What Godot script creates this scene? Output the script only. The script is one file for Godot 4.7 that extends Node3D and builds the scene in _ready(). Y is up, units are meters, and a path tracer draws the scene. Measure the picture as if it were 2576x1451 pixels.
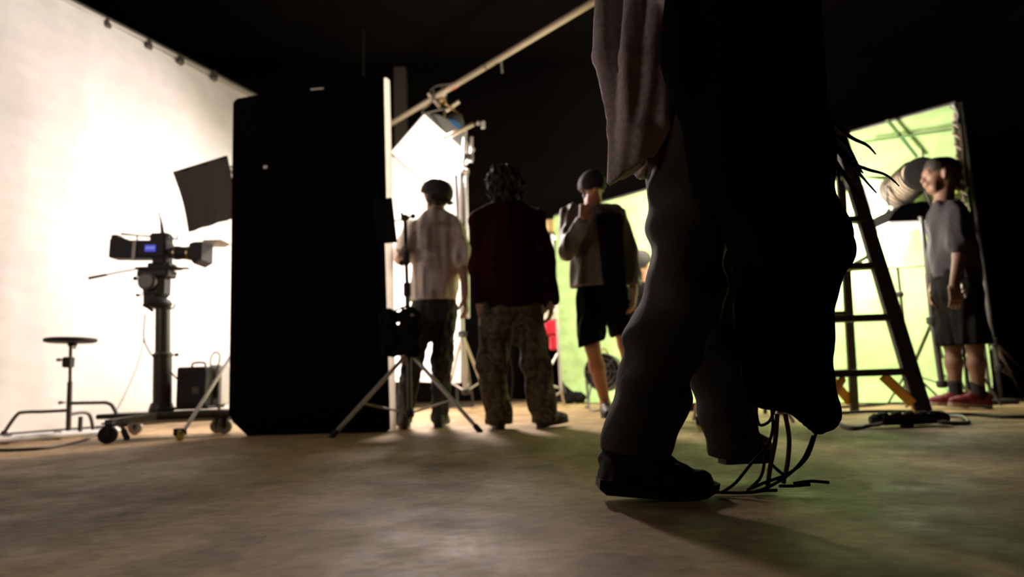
extends Node3D
# A film studio floor in near darkness: a white backdrop glowing on the left, a green screen on the right, crew between.

class Mb:
	var v := PackedVector3Array()
	var n := PackedVector3Array()
	var ix := PackedInt32Array()
	func tri(a: Vector3, b: Vector3, c: Vector3, out: Vector3) -> void:
		var m := (c - a).cross(b - a)
		if m.length_squared() < 1e-16:
			return
		m = m.normalized()
		var k := v.size()
		if m.dot(out) < 0.0:
			m = -m
			v.append_array([a, c, b])
		else:
			v.append_array([a, b, c])
		n.append_array([m, m, m])
		ix.append_array([k, k + 1, k + 2])
	func quad(a: Vector3, b: Vector3, c: Vector3, d: Vector3, out: Vector3) -> void:
		tri(a, b, c, out)
		tri(a, c, d, out)
	func box(c: Vector3, size: Vector3, bs := Basis(), bev := 0.004) -> Mb:
		var h := size * 0.5
		bev = minf(bev, minf(h.x, minf(h.y, h.z)) * 0.6)
		var p := func(s: Vector3, ax: int) -> Vector3:
			var q := Vector3(s.x * h.x, s.y * h.y, s.z * h.z)
			for i in 3:
				if i != ax:
					q[i] -= s[i] * bev
			return c + bs * q
		for ax in 3:
			var e := (ax + 1) % 3
			var f := (ax + 2) % 3
			for sg in [-1.0, 1.0]:
				var q := []
				for st in [[-1.0, -1.0], [1.0, -1.0], [1.0, 1.0], [-1.0, 1.0]]:
					var s := Vector3()
					s[ax] = sg
					s[e] = st[0]
					s[f] = st[1]
					q.append(p.call(s, ax))
				var o := Vector3()
				o[ax] = sg
				quad(q[0], q[1], q[2], q[3], bs * o)
			for s1 in [-1.0, 1.0]:
				for s2 in [-1.0, 1.0]:
					var a := Vector3()
					a[e] = s1
					a[f] = s2
					var a0 := a
					var a1 := a
					a0[ax] = -1.0
					a1[ax] = 1.0
					quad(p.call(a0, e), p.call(a1, e), p.call(a1, f), p.call(a0, f), bs * a)
		for sx in [-1.0, 1.0]:
			for sy in [-1.0, 1.0]:
				for sz in [-1.0, 1.0]:
					var s := Vector3(sx, sy, sz)
					tri(p.call(s, 0), p.call(s, 1), p.call(s, 2), bs * s)
		return self
	func beam(a: Vector3, b: Vector3, w: float, h: float, up := Vector3.UP, bev := 0.003) -> Mb:
		var z := (b - a).normalized()
		var x := up.cross(z)
		if x.length() < 0.01:
			x = Vector3.RIGHT
		x = x.normalized()
		return box((a + b) * 0.5, Vector3(w, h, (b - a).length()), Basis(x, z.cross(x), z), bev)
	func tube(pts: Array, r: Variant, sides := 10) -> Mb:
		var np := pts.size()
		var rr := func(i: int) -> float: return r[i] if r is Array else float(r)
		var t0: Vector3 = (pts[1] - pts[0]).normalized()
		var x := t0.cross(Vector3.UP if absf(t0.y) < 0.9 else Vector3.RIGHT).normalized()
		var base := v.size()
		for i in np:
			var t: Vector3 = (pts[mini(i + 1, np - 1)] - pts[maxi(i - 1, 0)]).normalized()
			x = (x - t * x.dot(t)).normalized()
			var y := t.cross(x)
			for s in sides:
				var an := TAU * s / sides
				var o := x * cos(an) + y * sin(an)
				v.append(pts[i] + o * rr.call(i))
				n.append(o)
		for i in np - 1:
			for s in sides:
				var a := base + i * sides + s
				var b := base + i * sides + (s + 1) % sides
				ix.append_array([a, b + sides, b, a, a + sides, b + sides])
		for e in [0, np - 1]:
			var o: Vector3 = -t0 if e == 0 else (pts[np - 1] - pts[np - 2]).normalized()
			var ring := []
			for s in sides:
				ring.append(v[base + e * sides + s])
			for s in range(1, sides - 1):
				tri(ring[0], ring[s], ring[s + 1], o)
		return self
	func curve(pts: Array, r: float, sides := 8, steps := 6, tip := 1.0) -> Mb:
		var out := []
		var m := pts.size()
		for i in m - 1:
			var p0: Vector3 = pts[maxi(i - 1, 0)]
			var p3: Vector3 = pts[mini(i + 2, m - 1)]
			for s in steps:
				out.append((pts[i] as Vector3).cubic_interpolate(pts[i + 1], p0, p3, float(s) / steps))
		out.append(pts[m - 1])
		var rs := []
		for i in out.size():
			rs.append(r * lerpf(1.0, tip, pow(float(i) / (out.size() - 1), 2.0)))
		return tube(out, rs, sides)
	func lathe(prof: Array, o: Vector3, axis := Vector3.UP, sides := 20) -> Mb:
		var pts := []
		var rs := []
		for q in prof:
			pts.append(o + axis.normalized() * q[1])
			rs.append(q[0])
		var x := axis.cross(Vector3.RIGHT if absf(axis.normalized().x) < 0.9 else Vector3.UP).normalized()
		var y := axis.normalized().cross(x)
		for i in pts.size() - 1:
			var sl: float = rs[i] - rs[i + 1]
			var dy: float = prof[i + 1][1] - prof[i][1]
			var base := v.size()
			for s in sides + 1:
				var an := TAU * s / sides
				var d := x * cos(an) + y * sin(an)
				var nn := (d * dy + axis.normalized() * sl).normalized()
				v.append_array([pts[i] + d * rs[i], pts[i + 1] + d * rs[i + 1]])
				n.append_array([nn, nn])
			for s in sides:
				var a := base + s * 2
				ix.append_array([a, a + 3, a + 2, a, a + 1, a + 3])
		for e in [0, pts.size() - 1]:
			if rs[e] > 0.0005:
				for s in sides:
					var a1 := TAU * s / sides
					var a2 := TAU * (s + 1) / sides
					tri(pts[e], pts[e] + (x * cos(a1) + y * sin(a1)) * rs[e], pts[e] + (x * cos(a2) + y * sin(a2)) * rs[e], axis * (-1.0 if e == 0 else 1.0))
		return self
	func ball(c: Vector3, r: Vector3, bs := Basis(), seg := 16) -> Mb:
		var base := v.size()
		var rows := seg / 2
		for i in rows + 1:
			var th := PI * i / rows
			for s in seg + 1:
				var ph := TAU * s / seg
				var d := Vector3(sin(th) * cos(ph), cos(th), sin(th) * sin(ph))
				v.append(c + bs * (d * r))
				n.append((bs * (d / r)).normalized())
		for i in rows:
			for s in seg:
				var a := base + i * (seg + 1) + s
				ix.append_array([a, a + seg + 2, a + 1, a, a + seg + 1, a + seg + 2])
		return self
	func prism(poly: Array, o: Vector3, bx: Vector3, by: Vector3, depth: Vector3) -> Mb:
		# poly: Vector2 outline in metres along bx, by; thickness depth
		var p2 := PackedVector2Array(poly)
		var tr := Geometry2D.triangulate_polygon(p2)
		var w := func(q: Vector2, k: float) -> Vector3: return o + bx * q.x + by * q.y + depth * k
		for i in range(0, tr.size(), 3):
			tri(w.call(p2[tr[i]], 0.0), w.call(p2[tr[i + 1]], 0.0), w.call(p2[tr[i + 2]], 0.0), -depth)
			tri(w.call(p2[tr[i]], 1.0), w.call(p2[tr[i + 1]], 1.0), w.call(p2[tr[i + 2]], 1.0), depth)
		var cw := 1.0 if Geometry2D.is_polygon_clockwise(p2) else -1.0
		for i in p2.size():
			var a := p2[i]
			var b := p2[(i + 1) % p2.size()]
			var e := (b - a)
			var nn := Vector2(-e.y, e.x) * cw
			quad(w.call(a, 0.0), w.call(b, 0.0), w.call(b, 1.0), w.call(a, 1.0), bx * nn.x + by * nn.y)
		return self
	func cloth(nu: int, nv: int, f: Callable, thick := 0.004) -> Mb:
		# a sheet with two faces and a rim: f(u, v) -> point
		var g := []
		var gn := []
		for j in nv + 1:
			for i in nu + 1:
				g.append(f.call(float(i) / nu, float(j) / nv))
		for j in nv + 1:
			for i in nu + 1:
				var du: Vector3 = g[j * (nu + 1) + mini(i + 1, nu)] - g[j * (nu + 1) + maxi(i - 1, 0)]
				var dv: Vector3 = g[mini(j + 1, nv) * (nu + 1) + i] - g[maxi(j - 1, 0) * (nu + 1) + i]
				gn.append(du.cross(dv).normalized())
		for side in [1.0, -1.0]:
			var base := v.size()
			for k in g.size():
				v.append(g[k] + gn[k] * thick * 0.5 * side)
				n.append(gn[k] * side)
			for j in nv:
				for i in nu:
					var a := base + j * (nu + 1) + i
					if side < 0.0:
						ix.append_array([a, a + 1, a + nu + 2, a, a + nu + 2, a + nu + 1])
					else:
						ix.append_array([a, a + nu + 2, a + 1, a, a + nu + 1, a + nu + 2])
		return self
	func add(o: Mb) -> Mb:
		var k := v.size()
		v.append_array(o.v)
		n.append_array(o.n)
		for i in o.ix:
			ix.append(i + k)
		return self

var base_of := {}
var taken := {}
var rng := RandomNumberGenerator.new()
var M := {}
const KEY := 2.25
const SOFT := 34.0
const FILL := 2.4
const SHEET := 10.0
const GREEN_A := 13.0
const GREEN_B := 13.0

func numbered(called: String) -> String:
	taken[called] = taken.get(called, -1) + 1
	return called if taken[called] == 0 else "%s_%03d" % [called, taken[called]]

func thing(called: String, label: String, category: String, at: Vector3, group := "") -> Node3D:
	var o := Node3D.new()
	o.name = numbered(called)
	add_child(o)
	o.position = at
	base_of[o] = at
	o.set_meta("label", label)
	o.set_meta("category", category)
	if group:
		o.set_meta("group", group)
	return o

func mesh_of(b: Mb, off: Vector3) -> ArrayMesh:
	var vv := PackedVector3Array(b.v)
	for i in vv.size():
		vv[i] -= off
	var arr := []
	arr.resize(Mesh.ARRAY_MAX)
	arr[Mesh.ARRAY_VERTEX] = vv
	arr[Mesh.ARRAY_NORMAL] = b.n
	arr[Mesh.ARRAY_INDEX] = b.ix
	var m := ArrayMesh.new()
	m.add_surface_from_arrays(Mesh.PRIMITIVE_TRIANGLES, arr)
	return m

func part(parent: Node3D, called: String, b: Mb, mat: Material, label := "") -> MeshInstance3D:
	var o := MeshInstance3D.new()
	o.name = called
	o.mesh = mesh_of(b, base_of[parent])
	o.material_override = mat
	parent.add_child(o, true)
	base_of[o] = base_of[parent]
	if label:
		o.set_meta("label", label)
	return o

func solo(called: String, b: Mb, mat: Material, label: String, category: String, at: Vector3, group := "") -> MeshInstance3D:
	var o := MeshInstance3D.new()
	o.name = numbered(called)
	o.mesh = mesh_of(b, at)
	o.material_override = mat
	add_child(o)
	o.position = at
	base_of[o] = at
	o.set_meta("label", label)
	o.set_meta("category", category)
	if group:
		o.set_meta("group", group)
	return o

func struct(called: String, b: Mb, mat: Material) -> MeshInstance3D:
	var o := MeshInstance3D.new()
	o.name = called
	o.mesh = mesh_of(b, Vector3.ZERO)
	o.material_override = mat
	add_child(o)
	base_of[o] = Vector3.ZERO
	o.set_meta("kind", "structure")
	return o

func mat(called: String, lin: Color, rough := 0.8, metal := 0.0) -> StandardMaterial3D:
	var m := StandardMaterial3D.new()
	m.resource_name = called
	m.albedo_color = lin.linear_to_srgb()
	m.roughness = rough
	m.metallic = metal
	M[called] = m
	return m

func noise(fr: float, oct := 4, sd := 1) -> FastNoiseLite:
	var f := FastNoiseLite.new()
	f.noise_type = FastNoiseLite.TYPE_SIMPLEX_SMOOTH
	f.frequency = fr
	f.fractal_octaves = oct
	f.seed = sd
	return f

func ntex(fr: float, sd: int, c0: Color, c1: Color, oct := 4, p0 := 0.3, p1 := 0.7) -> NoiseTexture2D:
	var t := NoiseTexture2D.new()
	t.width = 512
	t.height = 512
	t.seamless = true
	t.noise = noise(fr, oct, sd)
	var g := Gradient.new()
	g.set_color(0, c0)
	g.set_color(1, c1)
	g.set_offset(0, p0)
	g.set_offset(1, p1)
	t.color_ramp = g
	return t

func woven(m: StandardMaterial3D, scale := 3.0, sd := 3, depth := 0.15) -> StandardMaterial3D:
	# cloth: mottled tone and a little relief
	m.albedo_texture = ntex(0.02, sd, Color(0.88, 0.88, 0.88), Color(1, 1, 1))
	m.uv1_triplanar = true
	m.uv1_scale = Vector3.ONE * scale
	m.heightmap_enabled = true
	m.heightmap_texture = ntex(0.03, sd + 7, Color.BLACK, Color.WHITE, 5, 0.2, 0.8)
	m.heightmap_scale = depth * 0.35
	return m

# ---- bodies: tapered capsules joined by a smooth minimum, meshed as surface nets
func blob(bones: Array, cell: float, k: float, amp := 0.0, fr := Vector3(9, 3, 9), cuts := [], sd := 5) -> Mb:
	var lo := Vector3.ONE * 1e9
	var hi := -lo
	for b in bones:
		for e in 2:
			var sc: Vector3 = b[4] if b.size() > 4 else Vector3.ONE
			var r: Vector3 = sc * b[2 + e]
			lo = lo.min(b[e] - r)
			hi = hi.max(b[e] + r)
	var pad := Vector3.ONE * (cell * 2.5 + amp)
	lo -= pad
	hi += pad
	var nx := int(ceil((hi.x - lo.x) / cell)) + 1
	var ny := int(ceil((hi.y - lo.y) / cell)) + 1
	var nz := int(ceil((hi.z - lo.z) / cell)) + 1
	var F := PackedFloat32Array()
	F.resize(nx * ny * nz)
	F.fill(1.0)
	for b in bones:
		var sc: Vector3 = b[4] if b.size() > 4 else Vector3.ONE
		var a: Vector3 = b[0] / sc
		var ba: Vector3 = b[1] / sc - a
		var den := maxf(ba.length_squared(), 1e-9)
		var ra: float = b[2]
		var rd: float = b[3] - ra
		var g := maxf(b[2], b[3]) + k + cell * 2.0 + amp
		var l0: Vector3 = ((b[0].min(b[1]) - sc * g - lo) / cell).floor()
		var h0: Vector3 = ((b[0].max(b[1]) + sc * g - lo) / cell).ceil()
		var x1 := mini(nx - 1, int(h0.x))
		var y1 := mini(ny - 1, int(h0.y))
		var z1 := mini(nz - 1, int(h0.z))
		var z0 := maxi(0, int(l0.z))
		for x in range(maxi(0, int(l0.x)), x1 + 1):
			for y in range(maxi(0, int(l0.y)), y1 + 1):
				var i := (x * ny + y) * nz + z0
				var px := (lo.x + x * cell) / sc.x - a.x
				var py := (lo.y + y * cell) / sc.y - a.y
				for z in range(z0, z1 + 1):
					var p := Vector3(px, py, (lo.z + z * cell) / sc.z - a.z)
					var h := clampf(p.dot(ba) / den, 0.0, 1.0)
					var d := (p - ba * h).length() - ra - rd * h
					var f := F[i]
					if d - f < k:
						if f - d > k:
							F[i] = d
						else:
							var w := 0.5 + 0.5 * (f - d) / k
							F[i] = f + (d - f) * w - k * w * (1.0 - w)
					i += 1
	var nz3 := noise(1.0, 1, sd)
	var lim := cell * 4.0 + amp * 2.0
	if amp > 0.0 or cuts.size():
		for x in nx:
			for y in ny:
				var i := (x * ny + y) * nz
				for z in nz:
					var f := F[i]
					if f < lim and f > -lim or cuts.size() and f < lim:
						var p := lo + Vector3(x, y, z) * cell
						if amp > 0.0:
							f += amp * nz3.get_noise_3d(p.x * fr.x, p.y * fr.y, p.z * fr.z)
						for c in cuts:
							f = maxf(f, (p - c[0]).dot(c[1]))
						F[i] = f
					i += 1
	var out := Mb.new()
	var idx := {}
	var sx := ny * nz
	var sy := nz
	var off := [0, sx, sy, sx + sy, 1, sx + 1, sy + 1, sx + sy + 1]
	var cp := [Vector3(0, 0, 0), Vector3(1, 0, 0), Vector3(0, 1, 0), Vector3(1, 1, 0), Vector3(0, 0, 1), Vector3(1, 0, 1), Vector3(0, 1, 1), Vector3(1, 1, 1)]
	var ed := [0, 1, 2, 3, 4, 5, 6, 7, 0, 2, 1, 3, 4, 6, 5, 7, 0, 4, 1, 5, 2, 6, 3, 7]
	var near := cell * 6.5
	var val := [0.0, 0.0, 0.0, 0.0, 0.0, 0.0, 0.0, 0.0]
	for x in nx - 1:
		for y in ny - 1:
			var i := (x * ny + y) * nz - 1
			for z in nz - 1:
				i += 1
				var f0 := F[i]
				if f0 > near or f0 < -near:
					continue
				var mask := 0
				for c in 8:
					var q := F[i + off[c]]
					val[c] = q
					if q < 0.0:
						mask |= 1 << c
				if mask == 0 or mask == 255:
					continue
				var s := Vector3.ZERO
				var cnt := 0
				for e in 12:
					var c0: int = ed[e * 2]
					var c1: int = ed[e * 2 + 1]
					if (mask >> c0 & 1) != (mask >> c1 & 1):
						var a: float = val[c0]
						var t: float = a / (a - val[c1])
						s += cp[c0] + (cp[c1] - cp[c0]) * t
						cnt += 1
				idx[i] = out.v.size()
				out.v.append(lo + (Vector3(x, y, z) + s / cnt) * cell)
				var gr := Vector3(val[1] + val[3] + val[5] + val[7] - val[0] - val[2] - val[4] - val[6], val[2] + val[3] + val[6] + val[7] - val[0] - val[1] - val[4] - val[5], val[4] + val[5] + val[6] + val[7] - val[0] - val[1] - val[2] - val[3])
				out.n.append(gr.normalized() if gr.length() > 1e-9 else Vector3.UP)
	for i in idx:
		var f0 := F[i] < 0.0
		for ax in 3:
			var st: int = [sx, sy, 1][ax]
			var u: int = [sy, 1, sx][ax]
			var w: int = [1, sx, sy][ax]
			if (F[i + st] < 0.0) == f0:
				continue
			if not (idx.has(i - u) and idx.has(i - w) and idx.has(i - u - w)):
				continue
			var a: int = idx[i]
			var b: int = idx[i - u]
			var c: int = idx[i - u - w]
			var d: int = idx[i - w]
			if f0:
				out.ix.append_array([a, c, b, a, d, c])
			else:
				out.ix.append_array([a, b, c, a, c, d])
	return out

func hand(w: Vector3, dir: Vector3, pal: Vector3, curl := 0.5, s := 1.0, flip := 1.0) -> Array:
	# palm, four fingers of unequal length and a thumb; pal points out of the palm
	dir = dir.normalized()
	pal = (pal - dir * pal.dot(dir)).normalized()
	var ac := dir.cross(pal) * flip
	var out := []
	for q in [-0.026, -0.009, 0.009, 0.026]:
		out.append([w + ac * q * 0.7 * s, w + (dir * 0.085 + ac * q) * s, 0.016 * s, 0.0125 * s])
	var len := [0.062, 0.075, 0.08, 0.07]
	for f in 4:
		var p: Vector3 = w + (dir * 0.085 + ac * (f - 1.5) * 0.0195) * s
		var d := dir + ac * (f - 1.5) * 0.06
		for sgm in 3:
			d = (d * cos(curl * 0.55) + pal * sin(curl * 0.55)).normalized()
			var e: Vector3 = p + d * len[f] * [0.45, 0.32, 0.23][sgm] * s
			out.append([p, e, (0.0095 - sgm * 0.0008) * s, (0.009 - sgm * 0.001) * s])
			p = e
	var t0 := w + (dir * 0.025 + ac * 0.028 + pal * 0.006) * s
	var t1 := t0 + (dir * 0.03 + ac * 0.026 + pal * 0.016) * s
	var t2 := t1 + (dir * 0.03 + ac * 0.006 + pal * 0.018 * (0.5 + curl)) * s
	out.append([t0, t1, 0.014 * s, 0.011 * s])
	out.append([t1, t2, 0.011 * s, 0.009 * s])
	return out

func shoe(ankle: Vector3, toe: Vector3, sole_y: float, upper: Material, solem: Material, who: Node3D, lace: Material = null) -> void:
	# toe: tip of the shoe; sole_y: height of the underside at the heel
	var heel := ankle + (ankle - toe) * Vector3(1, 0, 1) * 0.32
	heel.y = sole_y
	var tp := toe
	var d := (tp - heel).normalized()
	var sd := d.cross(Vector3.UP).normalized()
	var up := sd.cross(d).normalized()
	var L := (tp - heel).length()
	var pt := func(k: float, h: float, q := 0.0) -> Vector3: return heel + d * L * k + up * h + sd * q
	var u := blob([
		[pt.call(0.12, 0.045), pt.call(0.12, 0.085), 0.036, 0.034],
		[pt.call(0.12, 0.045), pt.call(0.5, 0.05), 0.036, 0.036],
		[pt.call(0.5, 0.045), pt.call(0.72, 0.04, 0.008), 0.036, 0.034],
		[pt.call(0.72, 0.04, -0.008), pt.call(0.9, 0.035), 0.034, 0.028],
		[pt.call(0.22, 0.09), pt.call(0.5, 0.065), 0.036, 0.034],
	], 0.008, 0.03, 0.0, Vector3.ONE, [[pt.call(0.0, 0.016), -up]])
	var o := part(who, "shoe", u, upper)
	var prof := []
	for q in [[0.0, 0.02], [0.03, 0.032], [0.15, 0.036], [0.4, 0.034], [0.65, 0.046], [0.85, 0.042], [0.96, 0.026], [1.0, 0.008]]:
		prof.append(Vector2(q[0] * L, q[1]))
	for i in range(prof.size() - 1, -1, -1):
		prof.append(Vector2(prof[i].x, -prof[i].y))
	part(o, "sole", Mb.new().prism(prof, heel, d, sd, up * 0.026), solem)
	if lace:
		var lb := Mb.new()
		for j in 4:
			var k := 0.42 + j * 0.08
			lb.curve([pt.call(k, 0.062, -0.03), pt.call(k + 0.02, 0.092 - j * 0.006, 0.0), pt.call(k, 0.062, 0.03)], 0.003, 5, 4)
		lb.curve([pt.call(0.45, 0.095, 0.0), pt.call(0.5, 0.125, 0.02), pt.call(0.58, 0.105, 0.03)], 0.0025, 5, 5)
		lb.curve([pt.call(0.45, 0.095, 0.0), pt.call(0.52, 0.12, -0.02), pt.call(0.6, 0.09, -0.03)], 0.0025, 5, 5)
		part(o, "laces", lb, lace)

func head_bones(c: Vector3, f: Vector3, neck: Vector3, s := 1.0) -> Array:
	# c: middle of the head, f: where the face points, neck: base of the neck
	f = f.normalized()
	var r := f.cross(Vector3.UP).normalized()
	var u := r.cross(f).normalized()
	var e := func(a: float, b: float, g: float) -> Vector3: return c + (r * a + u * b + f * g) * s
	var out := [
		[e.call(0, 0.035, -0.02), e.call(0, 0.04, 0.02), 0.078 * s, 0.074 * s],
		[e.call(0, 0.0, 0.035), e.call(0, -0.05, 0.045), 0.058 * s, 0.05 * s],
		[e.call(-0.025, -0.085, 0.05), e.call(0.025, -0.085, 0.05), 0.028 * s, 0.028 * s],
		[e.call(0, 0.02, 0.092), e.call(0, -0.022, 0.108), 0.008 * s, 0.015 * s],
		[e.call(-0.04, 0.03, 0.082), e.call(0.04, 0.03, 0.082), 0.013 * s, 0.013 * s],
		[e.call(-0.022, -0.052, 0.094), e.call(0.022, -0.052, 0.094), 0.008 * s, 0.008 * s],
		[e.call(0, -0.03, -0.03), neck, 0.055 * s, 0.06 * s],
	]
	for q in [-1.0, 1.0]:
		out.append([e.call(q * 0.079, 0.015, -0.002), e.call(q * 0.077, -0.025, 0.004), 0.014 * s, 0.01 * s])
	return out

func spot_area(parent: Node3D, called: String, at: Vector3, towards: Vector3, w: float, h: float, energy: float, col: Color) -> void:
	var l := AreaLight3D.new()
	l.name = called
	l.area_size = Vector2(w, h)
	l.area_normalize_energy = true
	l.light_energy = energy
	l.light_color = col
	l.shadow_enabled = true
	l.area_range = 30.0
	parent.add_child(l, true)
	var up := Vector3.UP if absf((towards - at).normalized().y) < 0.95 else Vector3.FORWARD
	l.position = at - base_of[parent]
	l.basis = Basis.looking_at(towards - at, up)

func _ready() -> void:
	rng.seed = 7
	# camera: low over the floor, tilted up and rolled
	var cam := Camera3D.new()
	cam.name = "camera"
	add_child(cam)
	cam.transform = Transform3D(Basis(Vector3(0.999391, -0.034564, -0.004828), Vector3(0.034899, 0.989780, 0.138269), Vector3(0.000000, -0.138353, 0.990383)), Vector3(0, 0.32, 0))
	var ca := CameraAttributesPhysical.new()
	ca.frustum_focal_length = 27.3
	ca.exposure_aperture = 3.1
	ca.frustum_focus_distance = 1.35
	cam.attributes = ca
	cam.fov = 47.47
	cam.near = 0.05
	cam.far = 60.0
	cam.current = true
	var env := Environment.new()
	env.background_mode = Environment.BG_COLOR
	env.background_color = Color.BLACK
	env.tonemap_mode = Environment.TONE_MAPPER_LINEAR
	env.tonemap_exposure = 1.0
	env.sdfgi_enabled = true
	env.ssao_enabled = true
	env.ssil_enabled = true
	var we := WorldEnvironment.new()
	we.name = "surroundings"
	we.environment = env
	add_child(we)
	materials()
	room()
	left_set()
	middle_set()
	right_set()
	crew()
	walker()

func materials() -> void:
	mat("black_paint", Color(0.006, 0.0048, 0.0038), 0.9)
	mat("column_paint", Color(0.09, 0.07, 0.05), 0.8)
	woven(mat("white_cloth", Color(0.8, 0.78, 0.76), 0.9), 1.5, 21, 0.01)
	M.white_cloth.albedo_texture = ntex(0.006, 4, Color(0.975, 0.975, 0.975), Color(1, 1, 1), 3)
	woven(mat("green_cloth", Color(0.45, 0.68, 0.25), 0.85), 1.2, 23, 0.08)
	M.green_cloth.albedo_texture = ntex(0.008, 9, Color(0.9, 0.9, 0.9), Color(1, 1, 1), 3)
	woven(mat("black_cloth", Color(0.012, 0.011, 0.01), 0.95), 2.0, 25)
	woven(mat("black_foam", Color(0.004, 0.0035, 0.003), 0.95), 2.0, 26)
	mat("white_foam", Color(0.82, 0.8, 0.77), 0.7)
	mat("white_diffuser", Color(0.85, 0.83, 0.8), 0.8)
	M.white_diffuser.backlight_enabled = true
	M.white_diffuser.backlight = Color(0.97, 0.95, 0.92)
	mat("black_metal", Color(0.02, 0.019, 0.017), 0.6, 0.2)
	mat("black_plastic", Color(0.014, 0.013, 0.012), 0.7)
	mat("rubber", Color(0.015, 0.014, 0.013), 0.8)
	mat("steel", Color(0.5, 0.46, 0.42), 0.38, 0.55)
	mat("dark_steel", Color(0.1, 0.092, 0.082), 0.45, 0.5)
	mat("grey_metal", Color(0.3, 0.29, 0.26), 0.5, 0.6)
	mat("pedestal_paint", Color(0.05, 0.047, 0.035), 0.42, 0.2)
	mat("yellow_rubber", Color(0.45, 0.4, 0.03), 0.7)
	mat("yellow_fibre", Color(0.75, 0.36, 0.02), 0.5)
	mat("ladder_dark", Color(0.05, 0.04, 0.03), 0.5)
	mat("flag_cloth", Color(0.1, 0.08, 0.07), 0.9)
	M.flag_cloth.backlight_enabled = true
	M.flag_cloth.backlight = Color(0.16, 0.15, 0.145)
	mat("softbox_shell", Color(0.3, 0.28, 0.28), 0.7)
	M.softbox_shell.backlight_enabled = true
	M.softbox_shell.backlight = Color(0.3, 0.28, 0.28)
	mat("blue_ring", Color(0.05, 0.2, 0.5), 0.4, 0.3)
	mat("red_plastic", Color(0.55, 0.012, 0.03), 0.5)
	mat("pale_plastic", Color(0.5, 0.5, 0.36), 0.4)
	mat("red_tape", Color(0.5, 0.05, 0.03), 0.6)
	mat("pipe_paint", Color(0.4, 0.33, 0.23), 0.6)
	mat("brass", Color(0.45, 0.33, 0.14), 0.35, 0.9)
	mat("cable_grey", Color(0.12, 0.11, 0.09), 0.6)
	mat("skin", Color(0.36, 0.2, 0.125), 0.6)
	M.skin.subsurf_scatter_enabled = true
	M.skin.subsurf_scatter_strength = 0.15
	mat("skin_warm", Color(0.5, 0.23, 0.12), 0.6)
	mat("skin_dark", Color(0.17, 0.085, 0.05), 0.6)
	mat("hair", Color(0.018, 0.012, 0.008), 0.75)
	woven(mat("grey_shirt", Color(0.7, 0.61, 0.54), 0.9), 4.0, 31, 0.1)
	woven(mat("maroon_knit", Color(0.028, 0.0045, 0.006), 0.95), 4.0, 33, 0.12)
	woven(mat("jeans", Color(0.03, 0.027, 0.026), 0.9), 4.0, 35, 0.1)
	woven(mat("camo", Color(0.13, 0.105, 0.07), 0.9), 2.2, 37, 0.1)
	M.camo.albedo_texture = ntex(0.018, 40, Color(0.62, 0.6, 0.54), Color(1, 0.96, 0.88), 2, 0.42, 0.58)
	woven(mat("jacket", Color(0.2, 0.178, 0.155), 0.6), 4.0, 39, 0.12)
	woven(mat("shorts_cloth", Color(0.012, 0.011, 0.01), 0.9), 4.0, 41, 0.1)
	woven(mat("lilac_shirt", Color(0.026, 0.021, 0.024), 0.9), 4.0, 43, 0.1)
	woven(mat("striped_shirt", Color(0.52, 0.43, 0.43), 0.9), 4.0, 45, 0.1)
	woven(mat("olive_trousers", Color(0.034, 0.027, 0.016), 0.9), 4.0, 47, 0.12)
	woven(mat("bundle_cloth", Color(0.006, 0.0055, 0.005), 0.95), 4.0, 49, 0.2)
	woven(mat("cap_cloth", Color(0.035, 0.028, 0.025), 0.9), 5.0, 51, 0.1)
	mat("shoe_black", Color(0.015, 0.012, 0.01), 0.6)
	mat("shoe_sole", Color(0.03, 0.026, 0.022), 0.6)
	mat("shoe_red", Color(0.16, 0.012, 0.016), 0.6)
	mat("shoe_pale", Color(0.35, 0.25, 0.2), 0.7)
	mat("sock", Color(0.01, 0.01, 0.01), 0.95)
	# things that give off light
	var g := mat("lamp_glow", Color(0.9, 0.85, 0.8), 0.6)
	g.emission_enabled = true
	g.emission = Color(1.0, 0.93, 0.88)
	g.emission_energy_multiplier = 1.0
	g = mat("screen_blue", Color(0.01, 0.01, 0.03), 0.3)
	g.emission_enabled = true
	g.emission = Color(0.32, 0.38, 1.0)
	g.emission_energy_multiplier = 0.55
	g = mat("screen_text", Color(0.1, 0.1, 0.2), 0.3)
	g.emission_enabled = true
	g.emission = Color(0.6, 0.65, 1.0)
	g.emission_energy_multiplier = 0.6
	g = mat("red_led", Color(0.3, 0.01, 0.02), 0.3)
	g.emission_enabled = true
	g.emission = Color(1.0, 0.08, 0.12)
	g.emission_energy_multiplier = 0.6
	for k in ["black_paint", "black_foam", "black_cloth", "bundle_cloth", "shorts_cloth", "maroon_knit"]:
		M[k].metallic_specular = 0.12
	concrete()

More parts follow.
